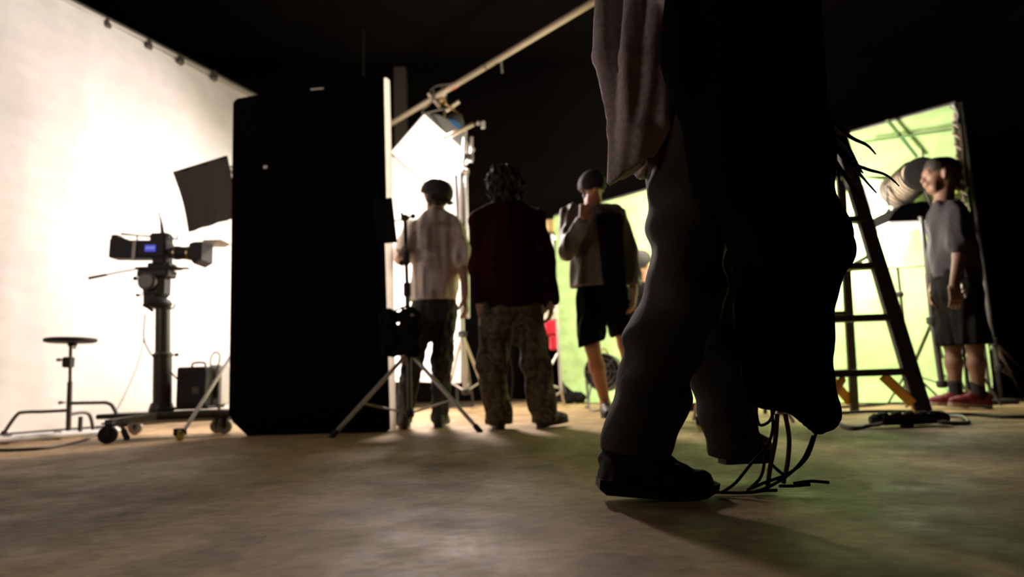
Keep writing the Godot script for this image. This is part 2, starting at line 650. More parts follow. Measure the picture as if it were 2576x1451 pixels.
func concrete() -> void:
	# worn, power-floated concrete: cloudy patches, trowel arcs, stains, scratches
	var S := 1024
	var pic := func(fr: float, oct: int, sd: int) -> PackedByteArray:
		var g := noise(fr, oct, sd).get_seamless_image(S, S)
		g.convert(Image.FORMAT_L8)
		return g.get_data()
	var a: PackedByteArray = pic.call(0.004, 5, 11)
	var b: PackedByteArray = pic.call(0.016, 4, 12)
	var c: PackedByteArray = pic.call(0.12, 2, 13)
	var st: PackedByteArray = pic.call(0.009, 3, 14)
	var col := PackedByteArray()
	col.resize(S * S * 3)
	var rou := PackedByteArray()
	rou.resize(S * S)
	for i in S * S:
		var q := a[i] / 127.5 - 1.0
		var r := b[i] / 127.5 - 1.0
		var f := c[i] / 127.5 - 1.0
		var k := 0.88 + 0.1 * q + 0.05 * r + 0.025 * f
		if st[i] > 158:
			k -= minf(1.0, (st[i] - 158) / 26.0) * 0.11
		col[i * 3] = int(clampf(k * 0.95, 0.0, 1.0) * 255.0)
		col[i * 3 + 1] = int(clampf(k * 0.9, 0.0, 1.0) * 255.0)
		col[i * 3 + 2] = int(clampf(k * 0.82, 0.0, 1.0) * 255.0)
		rou[i] = int(clampf(0.66 - 0.07 * q - 0.09 * r + 0.05 * f, 0.48, 1.0) * 255.0)
	var im := Image.create_from_data(S, S, false, Image.FORMAT_RGB8, col)
	var ro := Image.create_from_data(S, S, false, Image.FORMAT_L8, rou)
	for i in 90:
		var p := Vector2(rng.randf() * S, rng.randf() * S)
		var d := Vector2.from_angle(rng.randfn(0.35, 0.5)) 
		var L := rng.randi_range(20, 150)
		var lift := rng.randf_range(-0.16, 0.1)
		for j in L:
			p += d
			d = d.rotated(rng.randfn(0, 0.012))
			var xi := posmod(int(p.x), S)
			var yi := posmod(int(p.y), S)
			var o := im.get_pixel(xi, yi)
			im.set_pixel(xi, yi, Color(o.r + lift, o.g + lift, o.b + lift).clamp())
	var m := mat("concrete", Color(0.6, 0.465, 0.295), 0.62)
	m.albedo_texture = ImageTexture.create_from_image(im)
	m.roughness_texture = ImageTexture.create_from_image(ro)
	m.roughness_texture_channel = BaseMaterial3D.TEXTURE_CHANNEL_RED
	m.roughness = 0.95
	m.metallic_specular = 0.31
	m.uv1_triplanar = true
	m.uv1_world_triplanar = true
	m.uv1_scale = Vector3.ONE * 0.27
	m.heightmap_enabled = true
	m.heightmap_texture = ntex(0.02, 61, Color.BLACK, Color.WHITE, 5, 0.1, 0.9)
	m.heightmap_scale = 0.06
	m.detail_enabled = true
	m.detail_blend_mode = BaseMaterial3D.BLEND_MODE_MUL
	m.detail_albedo = ntex(0.03, 63, Color(0.88, 0.87, 0.86), Color(1, 1, 1), 5, 0.25, 0.65)
	m.detail_uv_layer = BaseMaterial3D.DETAIL_UV_2
	m.uv2_triplanar = true
	m.uv2_world_triplanar = true
	m.uv2_scale = Vector3(0.9, 1.0, 1.3)

func room() -> void:
	var W := 8.0
	struct("floor", Mb.new().box(Vector3(0, -0.1, -4.0), Vector3(2 * W, 0.2, 16), Basis(), 0.0), M.concrete)
	struct("ceiling", Mb.new().box(Vector3(0, 5.9, -4.0), Vector3(2 * W + 0.6, 0.2, 16.6), Basis(), 0.0), M.black_paint)
	struct("wall_back", Mb.new().box(Vector3(0, 2.9, -11.15), Vector3(2 * W, 5.8, 0.3), Basis(), 0.0), M.black_paint)
	struct("wall_front", Mb.new().box(Vector3(0, 2.9, 4.15), Vector3(2 * W, 5.8, 0.3), Basis(), 0.0), M.black_paint)
	struct("wall_left", Mb.new().box(Vector3(-W - 0.15, 2.9, -4), Vector3(0.3, 5.8, 16), Basis(), 0.0), M.black_paint)
	struct("wall_right", Mb.new().box(Vector3(W + 0.15, 2.9, -4), Vector3(0.3, 5.8, 16), Basis(), 0.0), M.black_paint)
	var p := Vector3(-1.831, 5.885, -10.700)
	struct("trim_1", Mb.new().box(Vector3(p.x, 2.9, -10.89), Vector3(0.21, 5.8, 0.22), Basis(), 0.01), M.column_paint)

# a tripod stand: foot points, collar and hub on the pole, pole top
func tripod(o: Node3D, top: Vector3, collar: Vector3, hub: Vector3, feet: Array, rp: float, rl: float, pm: Material, lm: Material, foot_mat: Material = null) -> void:
	part(o, "pole", Mb.new().tube([hub, collar, collar + (top - collar) * 0.45], [rp * 1.25, rp * 1.25, rp * 1.25], 12), pm)
	part(o, "pole", Mb.new().tube([collar + (top - collar) * 0.43, top], rp, 12), pm)
	part(o, "collar", Mb.new().lathe([[rp * 1.5, -0.03], [rp * 2.4, -0.025], [rp * 2.4, 0.025], [rp * 1.5, 0.03]], collar, top - collar, 14), M.black_metal)
	part(o, "hub", Mb.new().lathe([[rp * 1.2, -0.03], [rp * 2.2, -0.02], [rp * 2.2, 0.02], [rp * 1.2, 0.03]], hub, top - collar, 14), M.black_metal)
	for f in feet:
		var d: Vector3 = (f - collar).normalized()
		var a: Vector3 = collar + d * rp * 2.0
		part(o, "leg", Mb.new().tube([a, f - d * 0.03, f], [rl, rl, rl * 0.9], 10), lm)
		part(o, "brace", Mb.new().tube([hub, a.lerp(f, 0.6)], rl * 0.55, 8), lm)
		if foot_mat:
			part(o, "rubber_foot", Mb.new().tube([f - d * 0.06, f], [rl * 1.3, rl * 1.4], 10), foot_mat)

func knob(o: Node3D, at: Vector3, axis: Vector3, r: float, l: float, m: Material) -> void:
	part(o, "knob", Mb.new().lathe([[r * 0.45, 0], [r * 0.45, l * 0.5], [r, l * 0.5], [r * 1.05, l * 0.75], [r * 0.8, l]], at, axis, 10), m)

func caster(o: Node3D, at: Vector3, r: float, m: Material, ax := Vector3(1, 0, 0.2), hubm: Material = null) -> void:
	# at: where the wheel touches the floor
	var c := at + Vector3.UP * r
	ax = ax.normalized()
	var w := part(o, "wheel", Mb.new().lathe([[r * 0.55, -0.02], [r * 0.9, -0.019], [r, -0.013], [r, 0.013], [r * 0.9, 0.019], [r * 0.55, 0.02]], c, ax, 24), m)
	part(w, "wheel_hub", Mb.new().lathe([[r * 0.3, -0.025], [r * 0.35, -0.022], [r * 0.35, 0.022], [r * 0.3, 0.025]], c, ax, 16), hubm if hubm else M.dark_steel)
	part(o, "caster_fork", Mb.new().beam(c + ax * 0.028, c + ax * 0.028 + Vector3.UP * r * 1.25, 0.006, 0.03, Vector3.RIGHT).beam(c - ax * 0.028, c - ax * 0.028 + Vector3.UP * r * 1.25, 0.006, 0.03, Vector3.RIGHT).box(c + Vector3.UP * r * 1.25, Vector3(0.07, 0.012, 0.05)), M.black_metal)

func left_set() -> void:
	# ---- white backdrop hung on a pipe, running back along the left of the studio
	var tn := Vector3(-4.169, 4.000, -5.731)
	var tf := Vector3(-3.292, 4.000, -7.814)
	var dir := (tf - tn).normalized()
	var A := tn - dir * 3.6
	var B := tf + dir * 1.1
	var nrm := Vector3(-dir.z, 0, dir.x)
	var o := thing("white_backdrop", "tall white cloth backdrop glowing at the left, hung from a pipe", "backdrop", Vector3((A.x + B.x) / 2, 0, (A.z + B.z) / 2))
	var ns := noise(0.9, 3, 71)
	part(o, "cloth", Mb.new().cloth(90, 46, func(u: float, w: float) -> Vector3:
		var p := A.lerp(B, u)
		p.y = 0.03 + (4.03 - 0.03) * w
		var x := u * (B - A).length()
		var fold := sin(x * 2.1 + ns.get_noise_2d(x, p.y) * 3.0) * 0.012 + ns.get_noise_2d(x * 1.2, p.y * 0.4) * 0.02 + ns.get_noise_2d(x * 4.0 + p.y * 3.0, p.y * 1.5) * 0.006 * pow(1.0 - w, 3.0)
		return p + nrm * fold), M.white_cloth)
	var pu := Vector3(0, 4.05, 0) - Vector3(0, A.y, 0)
	part(o, "top_pipe", Mb.new().tube([A + pu - dir * 0.2, B + pu + dir * 0.2], 0.04, 12), M.grey_metal)
	for q in [Vector3(-3.976, 4.000, -6.149), Vector3(-3.791, 4.000, -6.573), Vector3(-3.630, 4.000, -6.929), Vector3(-3.438, 4.000, -7.344), tn - dir * 0.8]:
		part(o, "clamp", Mb.new().box(q + Vector3(0, 0.02, 0) - nrm * 0.01, Vector3(0.06, 0.12, 0.09), Basis(), 0.015), M.dark_steel)
	for q in [A - dir * 0.15, B + dir * 0.15]:
		part(o, "upright", Mb.new().tube([Vector3(q.x, 0, q.z), Vector3(q.x, 4.1, q.z)], 0.03, 12), M.grey_metal)
		part(o, "foot", Mb.new().box(Vector3(q.x, 0.02, q.z), Vector3(0.4, 0.04, 0.4), Basis(), 0.008), M.black_metal)
	# pale pipe lying along the foot of the backdrop
	var r0 := Vector3(-3.665, 0.030, -4.528)
	var r1 := Vector3(-3.172, 0.030, -5.326)
	o = thing("floor_pipe", "long pale pipe lying on the floor along the foot of the white backdrop", "pipe", Vector3((r0.x + r1.x) / 2, 0, (r0.z + r1.z) / 2))
	part(o, "pipe", Mb.new().tube([r0, r1], 0.022, 12), M.white_foam)
	part(o, "pipe", Mb.new().tube([r0 + Vector3(-0.15, 0.0, -0.22), r1 + Vector3(-0.15, 0.0, -0.22)], 0.022, 12), M.white_foam)
	for q in [0.18, 0.53, 0.85]:
		var c := r0.lerp(r1, q)
		part(o, "coupler", Mb.new().beam(c, c + Vector3(-0.15, 0, -0.22), 0.045, 0.05), M.dark_steel)
	var c2 := r0.lerp(r1, 0.69)
	part(o, "upright_stub", Mb.new().tube([c2, c2 + Vector3(0.0, 0.13, 0)], 0.016, 8), M.dark_steel)

	# ---- lamps that light the backdrop, standing behind the black board
	var warm := Color(1.0, 0.925, 0.895)
	for q in [[Vector3(-1.5, 2.6, -6.2), Vector3(-4.9, 2.3, -3.4), 0.9, 0.8, KEY, "tall lamp panel behind the black board, facing the white backdrop"], [Vector3(-1.45, 1.1, -5.6), Vector3(-4.6, 1.2, -3.6), 0.6, 0.7, KEY * 0.55, "low lamp panel behind the black board, facing the white backdrop"], [Vector3(-1.75, 1.55, -6.9), Vector3(-1.1, 1.7, -8.4), 0.5, 0.5, SHEET, "small lamp panel behind the black board, facing the white sheet"], [Vector3(-2.3, 4.5, -3.7), Vector3(-4.9, 1.8, -4.6), 1.0, 0.8, KEY * 0.55, "high lamp panel hung from the ceiling over the white backdrop's near end"], [Vector3(-3.6, 1.5, -1.6), Vector3(0.0, 1.5, -4.8), 1.2, 0.5, FILL, "wide lamp panel out to the left of the camera"]]:
		var at: Vector3 = q[0]
		var to: Vector3 = (q[1] - at).normalized()
		var bs := Basis.looking_at(to)
		o = thing("panel_lamp", q[5], "lamp", Vector3(at.x, 0, at.z), "backdrop lamps")
		part(o, "housing", Mb.new().box(at - to * 0.07, Vector3(q[2] + 0.06, q[3] + 0.06, 0.1), bs, 0.01), M.black_metal)
		part(o, "lamp_glow", Mb.new().box(at - to * 0.016, Vector3(q[2], q[3], 0.01), bs, 0.002), M.lamp_glow)
		spot_area(o, "light", at + to * 0.004, at + to, q[2], q[3], q[4], warm)
		var bk := at - to * 0.14
		if q[2] > 1.1:
			var fl0 := at - bs.y * 0.28
			part(o, "barn_door", Mb.new().prism([Vector2(-0.65, 0), Vector2(0.65, 0), Vector2(0.88, 0.68), Vector2(-0.88, 0.68)], fl0, bs.x, to, -bs.y * 0.005), M.black_metal)
		if at.y > 4.0:
			part(o, "hanger", Mb.new().tube([bk, Vector3(bk.x, 5.8, bk.z)], 0.018, 10), M.dark_steel)
			continue
		part(o, "pole", Mb.new().tube([Vector3(bk.x, 0.0, bk.z), bk + Vector3(0, 0.1, 0)], 0.018, 10), M.dark_steel)
		for e in 3:
			var an := TAU * e / 3.0 + 0.4
			part(o, "leg", Mb.new().tube([Vector3(bk.x, 0.5, bk.z), Vector3(bk.x + cos(an) * 0.38, 0.012, bk.z + sin(an) * 0.38)], 0.011, 8), M.dark_steel)

	# ---- black board (black face to the camera, white leaf behind)
	var bl := Vector3(-1.822, 0.000, -4.639)
	var br := Vector3(-0.845, 0.000, -4.522)
	var bd := (br - bl).normalized()
	var fl := br - bd * 1.175
	var bn := Vector3(-bd.z, 0, bd.x)
	if bn.z < 0.0:
		bn = -bn
	o = thing("black_board", "tall freestanding black foam board with a white leaf folded behind it", "board", Vector3((fl.x + br.x) / 2, 0, br.z))
	var lean := (Vector3.UP + bd * -0.012).normalized()
	var bh := 2.5
	part(o, "front_panel", Mb.new().prism([Vector2(0.14, 0.0), Vector2(1.13, 0.0), Vector2(1.155, 0.02), Vector2(1.14, 1.6), Vector2(1.16, 1.62), Vector2(1.16, bh + 0.06), Vector2(1.13, bh + 0.075), Vector2(0.03, bh - 0.02), Vector2(0.0, bh - 0.05), Vector2(0.0, 0.16), Vector2(0.03, 0.1)], fl, bd, lean, -bn * 0.03), M.black_foam)
	var wl := (Vector3.UP + bd * -0.024).normalized()
	part(o, "white_leaf", Mb.new().prism([Vector2(0.3, 0.0), Vector2(1.165, 0.0), Vector2(1.195, 1.5), Vector2(1.205, bh + 0.08), Vector2(1.185, bh + 0.1), Vector2(0.3, bh)], fl - bn * 0.05, (bd - bn * 0.06).normalized(), wl, -bn * 0.012), M.white_diffuser)
	for q in [[0.66, 2.515, 0.1]]:
		part(o, "tape", Mb.new().box(fl + bd * (q[0] * 1.0) + lean * q[1] * 0.993 + bn * 0.002, Vector3(q[2], 0.012, 0.006), Basis(bd, lean, bn), 0.001), M.white_foam)
	part(o, "scuff", Mb.new().box(fl + bd * 0.26 + lean * 1.93 + bn * 0.001, Vector3(0.03, 0.022, 0.004), Basis(bd, lean, bn), 0.001), M.white_foam)

	# ---- grey flag on its own roller stand, held out from behind the board
	var f0 := Vector3(-2.596, 2.004, -4.900)
	var f1 := Vector3(-2.205, 2.139, -4.950)
	var f2 := Vector3(-2.100, 1.648, -4.950)
	var f3 := Vector3(-2.435, 1.514, -4.850)
	var sp := Vector3(-2.066, 1.202, -5.200)
	o = thing("flag_on_stand", "dark grey square flag on a yellow-wheeled stand, half behind the black board", "flag", Vector3(sp.x, 0, sp.z))
	part(o, "flag_cloth", Mb.new().cloth(24, 18, func(u: float, w: float) -> Vector3:
		var p := f0.lerp(f1, u).lerp(f3.lerp(f2, u), w)
		p.x += sin(w * PI) * 0.02 * (1.0 - u)
		p.z += sin(u * 19.0 + w * 3.0) * 0.012 * (1.0 - 0.3 * w)
		return p), M.flag_cloth)
	part(o, "flag_frame", Mb.new().tube([f1, f2 + (f2 - f1) * 0.02], 0.008, 8).tube([f0, f1], 0.007, 8), M.black_metal)
	var knk := Vector3(-2.184, 2.041, -5.000)
	part(o, "arm", Mb.new().tube([f1.lerp(f2, 0.2), Vector3(sp.x, knk.y, sp.z)], 0.009, 8), M.steel)
	part(o, "knuckle", Mb.new().ball(knk, Vector3(0.028, 0.036, 0.03)), M.steel)
	part(o, "pole", Mb.new().tube([Vector3(sp.x, 0.3, sp.z), Vector3(sp.x, 2.1, sp.z)], 0.016, 12), M.steel)
	var yw := Vector3(-2.237, 0.000, -4.436)
	part(o, "leg", Mb.new().tube([Vector3(sp.x, 0.86, sp.z), yw + Vector3(0.03, 0.07, 0)], 0.013, 10), M.steel)
	part(o, "leg", Mb.new().tube([Vector3(sp.x, 0.86, sp.z), Vector3(sp.x + 0.4, 0.02, sp.z + 0.25)], 0.013, 10), M.steel)
	part(o, "leg", Mb.new().tube([Vector3(sp.x, 0.86, sp.z), Vector3(sp.x + 0.1, 0.02, sp.z - 0.5)], 0.013, 10), M.steel)
	caster(o, yw, 0.033, M.yellow_rubber, Vector3(1, 0, -0.9), M.black_plastic)

	# ---- camera pedestal on wheels
	var pc := Vector3(-3.386, 0.000, -6.372)
	pc.z = -4.85
	pc.x = (Vector3(-2.588, 0.282, -4.850)).x
	o = thing("camera_pedestal", "dark rolling camera pedestal with thick column in front of the white backdrop", "pedestal", pc)
	var cx := func(px: float, y: float) -> Vector3: return Vector3(pc.x + px, y, pc.z)
	part(o, "base_plate", Mb.new().box(cx.call(0.1, 0.165), Vector3(0.95, 0.035, 0.34), Basis(), 0.008), M.pedestal_paint)
	part(o, "base_rail", Mb.new().beam(Vector3(-2.735, 0.134, -4.550), Vector3(-2.545, 0.154, -4.700), 0.05, 0.045), M.grey_metal)
	part(o, "base_rail", Mb.new().beam(Vector3(-2.626, 0.141, -4.850), Vector3(-1.989, 0.147, -4.850), 0.05, 0.04), M.pedestal_paint)
	part(o, "base_rail", Mb.new().beam(Vector3(-3.007, 0.098, -5.200), Vector3(-2.127, 0.110, -5.100), 0.05, 0.035), M.grey_metal)
	caster(o, Vector3(-2.681, 0.000, -4.378), 0.058, M.rubber, Vector3(0.3, 0, 1), M.black_plastic)
	caster(o, Vector3(-2.992, 0.000, -5.236), 0.052, M.grey_metal, Vector3(0.3, 0, 1))
	caster(o, Vector3(-2.169, 0.000, -4.959), 0.052, M.grey_metal, Vector3(0.3, 0, 1))
	caster(o, Vector3(pc.x + 0.3, 0, pc.z - 0.25), 0.052, M.grey_metal, Vector3(0.3, 0, 1))
	part(o, "caster_arm", Mb.new().beam(Vector3(-2.696, 0.127, -4.400), Vector3(-2.713, 0.134, -4.550), 0.05, 0.05), M.black_metal)
	part(o, "column_foot", Mb.new().lathe([[0.085, 0.15], [0.085, 0.2], [0.075, 0.235], [0.068, 0.25]], Vector3(pc.x, 0, pc.z), Vector3.UP, 28), M.pedestal_paint)
	var tilt := (Vector3(-2.606, 0.956, -4.850) - Vector3(-2.582, 0.196, -4.850)).normalized()
	var cb := Vector3(-2.581, 0.182, -4.850)
	part(o, "lower_column", Mb.new().lathe([[0.064, 0.0], [0.064, 0.395], [0.068, 0.4], [0.068, 0.42], [0.056, 0.43]], cb, tilt, 28), M.pedestal_paint)
	part(o, "upper_column", Mb.new().lathe([[0.052, 0.42], [0.052, 0.76], [0.057, 0.765], [0.057, 0.8], [0.045, 0.81]], cb, tilt, 28), M.pedestal_paint)
	knob(o, Vector3(-2.489, 0.587, -4.800), Vector3(1, 0.05, 0.2), 0.013, 0.04, M.black_plastic)
	part(o, "lever", Mb.new().tube([Vector3(-2.549, 0.931, -4.800), Vector3(-2.491, 0.927, -4.780), Vector3(-2.478, 0.961, -4.780)], 0.006, 8), M.black_metal)
	# fluid head
	var hd := func(x: float, y: float, z := 4.82) -> Vector3:
		return Vector3(pc.x + (x - 408.0) * 0.00294, cb.y + (1035.0 - y) * 0.00294 - (x - 408.0) * 0.0001, -z)
	part(o, "bowl", Mb.new().lathe([[0.05, -0.03], [0.085, -0.02], [0.1, 0.0], [0.085, 0.03], [0.06, 0.04]], Vector3(-2.629, 0.968, -4.820), tilt, 24), M.black_metal)
	part(o, "head_body", Mb.new().box(Vector3(-2.640, 1.097, -4.820), Vector3(0.16, 0.17, 0.15), Basis(), 0.03).box(Vector3(-2.651, 1.008, -4.820), Vector3(0.11, 0.09, 0.16), Basis(), 0.02), M.black_metal)
	part(o, "tilt_drum", Mb.new().lathe([[0.05, -0.1], [0.065, -0.09], [0.065, 0.09], [0.05, 0.1]], Vector3(-2.660, 1.125, -4.800), Vector3(0, 0, 1), 20), M.dark_steel)
	part(o, "head_plate", Mb.new().box(Vector3(-2.644, 1.193, -4.820), Vector3(0.23, 0.06, 0.15), Basis(), 0.012).box(Vector3(-2.630, 1.235, -4.820), Vector3(0.3, 0.02, 0.12), Basis(), 0.005), M.black_metal)
	part(o, "guide_rail", Mb.new().beam(Vector3(-2.549, 1.231, -4.800), Vector3(-2.397, 1.226, -4.800), 0.05, 0.012), M.black_metal)
	part(o, "pan_handle", Mb.new().tube([Vector3(-2.750, 1.235, -4.780), Vector3(-2.866, 1.202, -4.720), Vector3(-2.933, 1.178, -4.680)], 0.006, 8), M.black_metal)
	part(o, "grip", Mb.new().tube([Vector3(-2.933, 1.178, -4.680), Vector3(-3.032, 1.147, -4.630)], [0.01, 0.011], 10), M.rubber)
	knob(o, Vector3(-2.724, 1.035, -4.780), Vector3(-1, 0, 0.1), 0.012, 0.045, M.black_plastic)
	knob(o, Vector3(-2.753, 1.155, -4.780), Vector3(-1, 0.2, 0.1), 0.016, 0.04, M.black_plastic)
	knob(o, Vector3(-2.513, 1.188, -4.780), Vector3(1, 0, 0.1), 0.012, 0.04, M.dark_steel)
	part(o, "lock_lever", Mb.new().tube([Vector3(-2.640, 0.914, -4.780), Vector3(-2.662, 0.935, -4.750), Vector3(-2.698, 0.954, -4.750)], [0.012, 0.008, 0.01], 8), M.black_metal)

	# ---- cinema camera on the pedestal, pointing right
	var cc := Vector3(-2.660, 1.375, -4.820)
	o = thing("cinema_camera", "black cinema camera with blue lit side screen, on the rolling pedestal", "camera", Vector3(-2.631, 1.259, -4.820))
	part(o, "body", Mb.new().box(Vector3(-2.720, 1.377, -4.820), Vector3(0.33, 0.135, 0.14), Basis(Vector3.FORWARD, 0.03), 0.014).box(Vector3(-2.620, 1.428, -4.820), Vector3(0.12, 0.14, 0.13), Basis(), 0.014).box(Vector3(-2.606, 1.297, -4.820), Vector3(0.1, 0.1, 0.12), Basis(), 0.01), M.black_plastic)
	part(o, "battery", Mb.new().box(Vector3(-2.920, 1.393, -4.820), Vector3(0.115, 0.15, 0.13), Basis(Vector3.FORWARD, 0.03), 0.01).box(Vector3(-2.954, 1.474, -4.820), Vector3(0.05, 0.05, 0.09), Basis(), 0.008), M.black_plastic)
	part(o, "side_band", Mb.new().box(Vector3(-2.777, 1.364, -4.745), Vector3(0.03, 0.14, 0.02), Basis(Vector3.FORWARD, 0.03), 0.004), M.grey_metal)
	var sc := part(o, "side_screen", Mb.new().box(Vector3(-2.659, 1.377, -4.742), Vector3(0.078, 0.05, 0.006), Basis(Vector3.FORWARD, 0.03), 0.001), M.screen_blue, "blue lit status screen")
	part(sc, "screen_text", Mb.new().box(Vector3(-2.656, 1.379, -4.736), Vector3(0.066, 0.011, 0.003), Basis(Vector3.FORWARD, 0.03), 0.0005), M.screen_text)
	var le := Vector3(-2.546, 1.353, -4.820)
	var lax := (Vector3(-2.277, 1.337, -4.820) - le).normalized()
	part(o, "lens", Mb.new().lathe([[0.04, 0.0], [0.04, 0.02], [0.052, 0.03], [0.052, 0.07], [0.048, 0.075], [0.048, 0.12], [0.052, 0.125], [0.052, 0.18]], le, lax, 24), M.black_plastic)
	for q in [0.035, 0.135]:
		part(o, "lens_ring", Mb.new().lathe([[0.0535, q], [0.0535, q + 0.01]], le, lax, 24), M.brass)
	part(o, "matte_box", Mb.new().prism([Vector2(0, -0.05), Vector2(0.04, -0.095), Vector2(0.095, -0.06), Vector2(0.095, 0.075), Vector2(0.03, 0.07), Vector2(0, 0.055)], le + lax * 0.18 - Vector3(0, 0, 0.09), lax, Vector3.UP, Vector3(0, 0, 0.18)), M.black_plastic)
	part(o, "matte_box_flap", Mb.new().prism([Vector2(0, 0), Vector2(0.09, 0), Vector2(0.14, 0.025), Vector2(0.01, 0.02)], le + lax * 0.275 + Vector3(0, 0.068, -0.09), lax, Vector3.UP, Vector3(0, 0, 0.18)), M.grey_metal)
	part(o, "top_handle", Mb.new().tube([Vector3(-2.640, 1.478, -4.820), Vector3(-2.806, 1.496, -4.820), Vector3(-2.926, 1.512, -4.820)], [0.008, 0.006, 0.009], 8).tube([Vector3(-2.806, 1.496, -4.820), Vector3(-2.803, 1.435, -4.820)], 0.006, 8), M.black_metal)
	part(o, "top_bracket", Mb.new().box(Vector3(-2.589, 1.473, -4.820), Vector3(0.07, 0.06, 0.08), Basis(), 0.012).tube([Vector3(-2.611, 1.489, -4.820), Vector3(-2.622, 1.557, -4.820), Vector3(-2.634, 1.625, -4.820)], [0.016, 0.012, 0.005], 8).tube([Vector3(-2.539, 1.464, -4.800), Vector3(-2.491, 1.450, -4.800), Vector3(-2.489, 1.480, -4.800)], 0.007, 8), M.black_metal)
	part(o, "antenna", Mb.new().tube([Vector3(-2.630, 1.588, -4.820), Vector3(-2.647, 1.659, -4.820), Vector3(-2.615, 1.673, -4.820)], 0.005, 6), M.black_metal)
	part(o, "quick_release", Mb.new().box(Vector3(-2.608, 1.258, -4.820), Vector3(0.16, 0.03, 0.12), Basis(), 0.006), M.black_metal)

	# ---- dark equipment case on the pedestal's base
	var kb := Vector3(-2.348, 0.197, -4.900)
	o = thing("equipment_case", "black equipment case standing on the pedestal base, cable on top", "case", kb)
	part(o, "body", Mb.new().box(kb + Vector3(0, 0.155, 0), Vector3(0.21, 0.29, 0.24), Basis(), 0.012), M.black_plastic)
	part(o, "tray", Mb.new().box(kb + Vector3(-0.01, 0.005, 0), Vector3(0.3, 0.02, 0.28), Basis(), 0.004), M.black_metal)
	part(o, "handle", Mb.new().curve([kb + Vector3(-0.05, 0.3, 0), kb + Vector3(-0.04, 0.33, 0), kb + Vector3(0.04, 0.33, 0), kb + Vector3(0.05, 0.3, 0)], 0.008, 8, 5), M.rubber)
	part(o, "side_label", Mb.new().box(kb + Vector3(0.04, 0.13, 0.122), Vector3(0.05, 0.05, 0.004), Basis(), 0.001), M.cable_grey)
	for q in 4:
		part(o, "vent_slat", Mb.new().box(kb + Vector3(-0.02, 0.2 + q * 0.018, 0.122), Vector3(0.13, 0.008, 0.006), Basis(), 0.001), M.black_metal)
	part(o, "cable", Mb.new().curve([Vector3(-2.202, 0.384, -4.800), Vector3(-2.215, 0.543, -4.800), Vector3(-2.184, 0.597, -4.800), Vector3(-2.149, 0.569, -4.800), Vector3(-2.164, 0.483, -4.800), Vector3(-2.206, 0.442, -4.850)], 0.006, 8, 6), M.cable_grey)
	var sf := Vector3(-2.238, 0.361, -5.000)
	o = thing("silver_case", "small silver case with dark window behind the black equipment case", "case", Vector3(-2.234, 0.213, -5.000))
	part(o, "body", Mb.new().box(sf, Vector3(0.1, 0.3, 0.16), Basis(), 0.012), M.white_foam)
	part(o, "window_panel", Mb.new().box(sf + Vector3(0.0, -0.01, 0.081), Vector3(0.06, 0.17, 0.006), Basis(), 0.002), M.dark_steel)
	part(o, "support_rod", Mb.new().tube([Vector3(-2.235, 0.222, -5.000), Vector3(-2.232, 0.119, -5.000)], 0.012, 8), M.dark_steel)
	solo("pedestal_cable", Mb.new().curve([Vector3(-2.686, 0.890, -4.760), Vector3(-2.682, 0.715, -4.750), Vector3(-2.636, 0.605, -4.760), Vector3(-2.611, 0.571, -4.790)], 0.005, 6, 6).curve([Vector3(-2.497, 0.466, -4.790), Vector3(-2.436, 0.415, -4.760), Vector3(-2.402, 0.397, -4.790)], 0.006, 6, 5), M.cable_grey, "thin grey cable hanging beside the camera pedestal column", "cable", Vector3(-2.604, 0.398, -4.790))
	solo("hanging_wire", Mb.new().curve([Vector3(-2.682, 0.715, -4.750), Vector3(-2.808, 0.522, -4.900), Vector3(-2.960, 0.291, -5.000), Vector3(-3.089, 0.155, -5.100), Vector3(-3.183, 0.022, -5.150)], 0.003, 6, 6), M.cable_grey, "thin wire sloping down from the pedestal to the floor pipe", "cable", Vector3(-3.183, 0.022, -5.150))

	# ---- round dolly seat on a bent tube frame
	var sb := Vector3(-3.327, 0.063, -4.950)
	o = thing("dolly_seat", "round black seat on a thin post with bent tube legs", "stool", Vector3(sb.x, 0, sb.z))
	var st := Vector3(-3.348, 0.733, -4.950)
	part(o, "seat", Mb.new().lathe([[0.15, -0.018], [0.17, -0.012], [0.175, 0.0], [0.17, 0.014], [0.15, 0.018], [0.0, 0.019]], st, Vector3(0.01, 1, 0), 36), M.black_plastic)
	part(o, "post", Mb.new().tube([sb, Vector3(-3.336, 0.423, -4.950)], 0.018, 12).tube([Vector3(-3.335, 0.408, -4.950), st], 0.012, 12), M.dark_steel)
	part(o, "seat_bracket", Mb.new().box(Vector3(-3.334, 0.703, -4.950), Vector3(0.05, 0.03, 0.05), Basis(), 0.006), M.black_metal)
	part(o, "height_clamp", Mb.new().box(Vector3(-3.356, 0.569, -4.950), Vector3(0.062, 0.08, 0.07), Basis(), 0.01), M.black_metal)
	knob(o, Vector3(-3.368, 0.587, -4.930), Vector3(-1, 0.03, 0.1), 0.012, 0.06, M.dark_steel)
	knob(o, Vector3(-3.325, 0.675, -4.930), Vector3(1, 0, 0.1), 0.008, 0.035, M.dark_steel)
	knob(o, Vector3(-3.346, 0.271, -4.930), Vector3(-1, 0, 0.1), 0.012, 0.05, M.grey_metal)
	part(o, "frame_leg", Mb.new().curve([Vector3(-3.347, 0.212, -4.950), Vector3(-3.555, 0.208, -5.000), Vector3(-3.704, 0.208, -5.000), Vector3(-3.777, 0.183, -5.020), Vector3(-3.898, 0.031, -5.050)], 0.013, 10, 6), M.dark_steel)
	part(o, "frame_leg", Mb.new().curve([Vector3(-3.327, 0.264, -4.950), Vector3(-3.073, 0.262, -4.850), Vector3(-2.949, 0.256, -4.800), Vector3(-2.870, 0.210, -4.750), Vector3(-2.741, 0.034, -4.680)], 0.013, 10, 6), M.dark_steel)
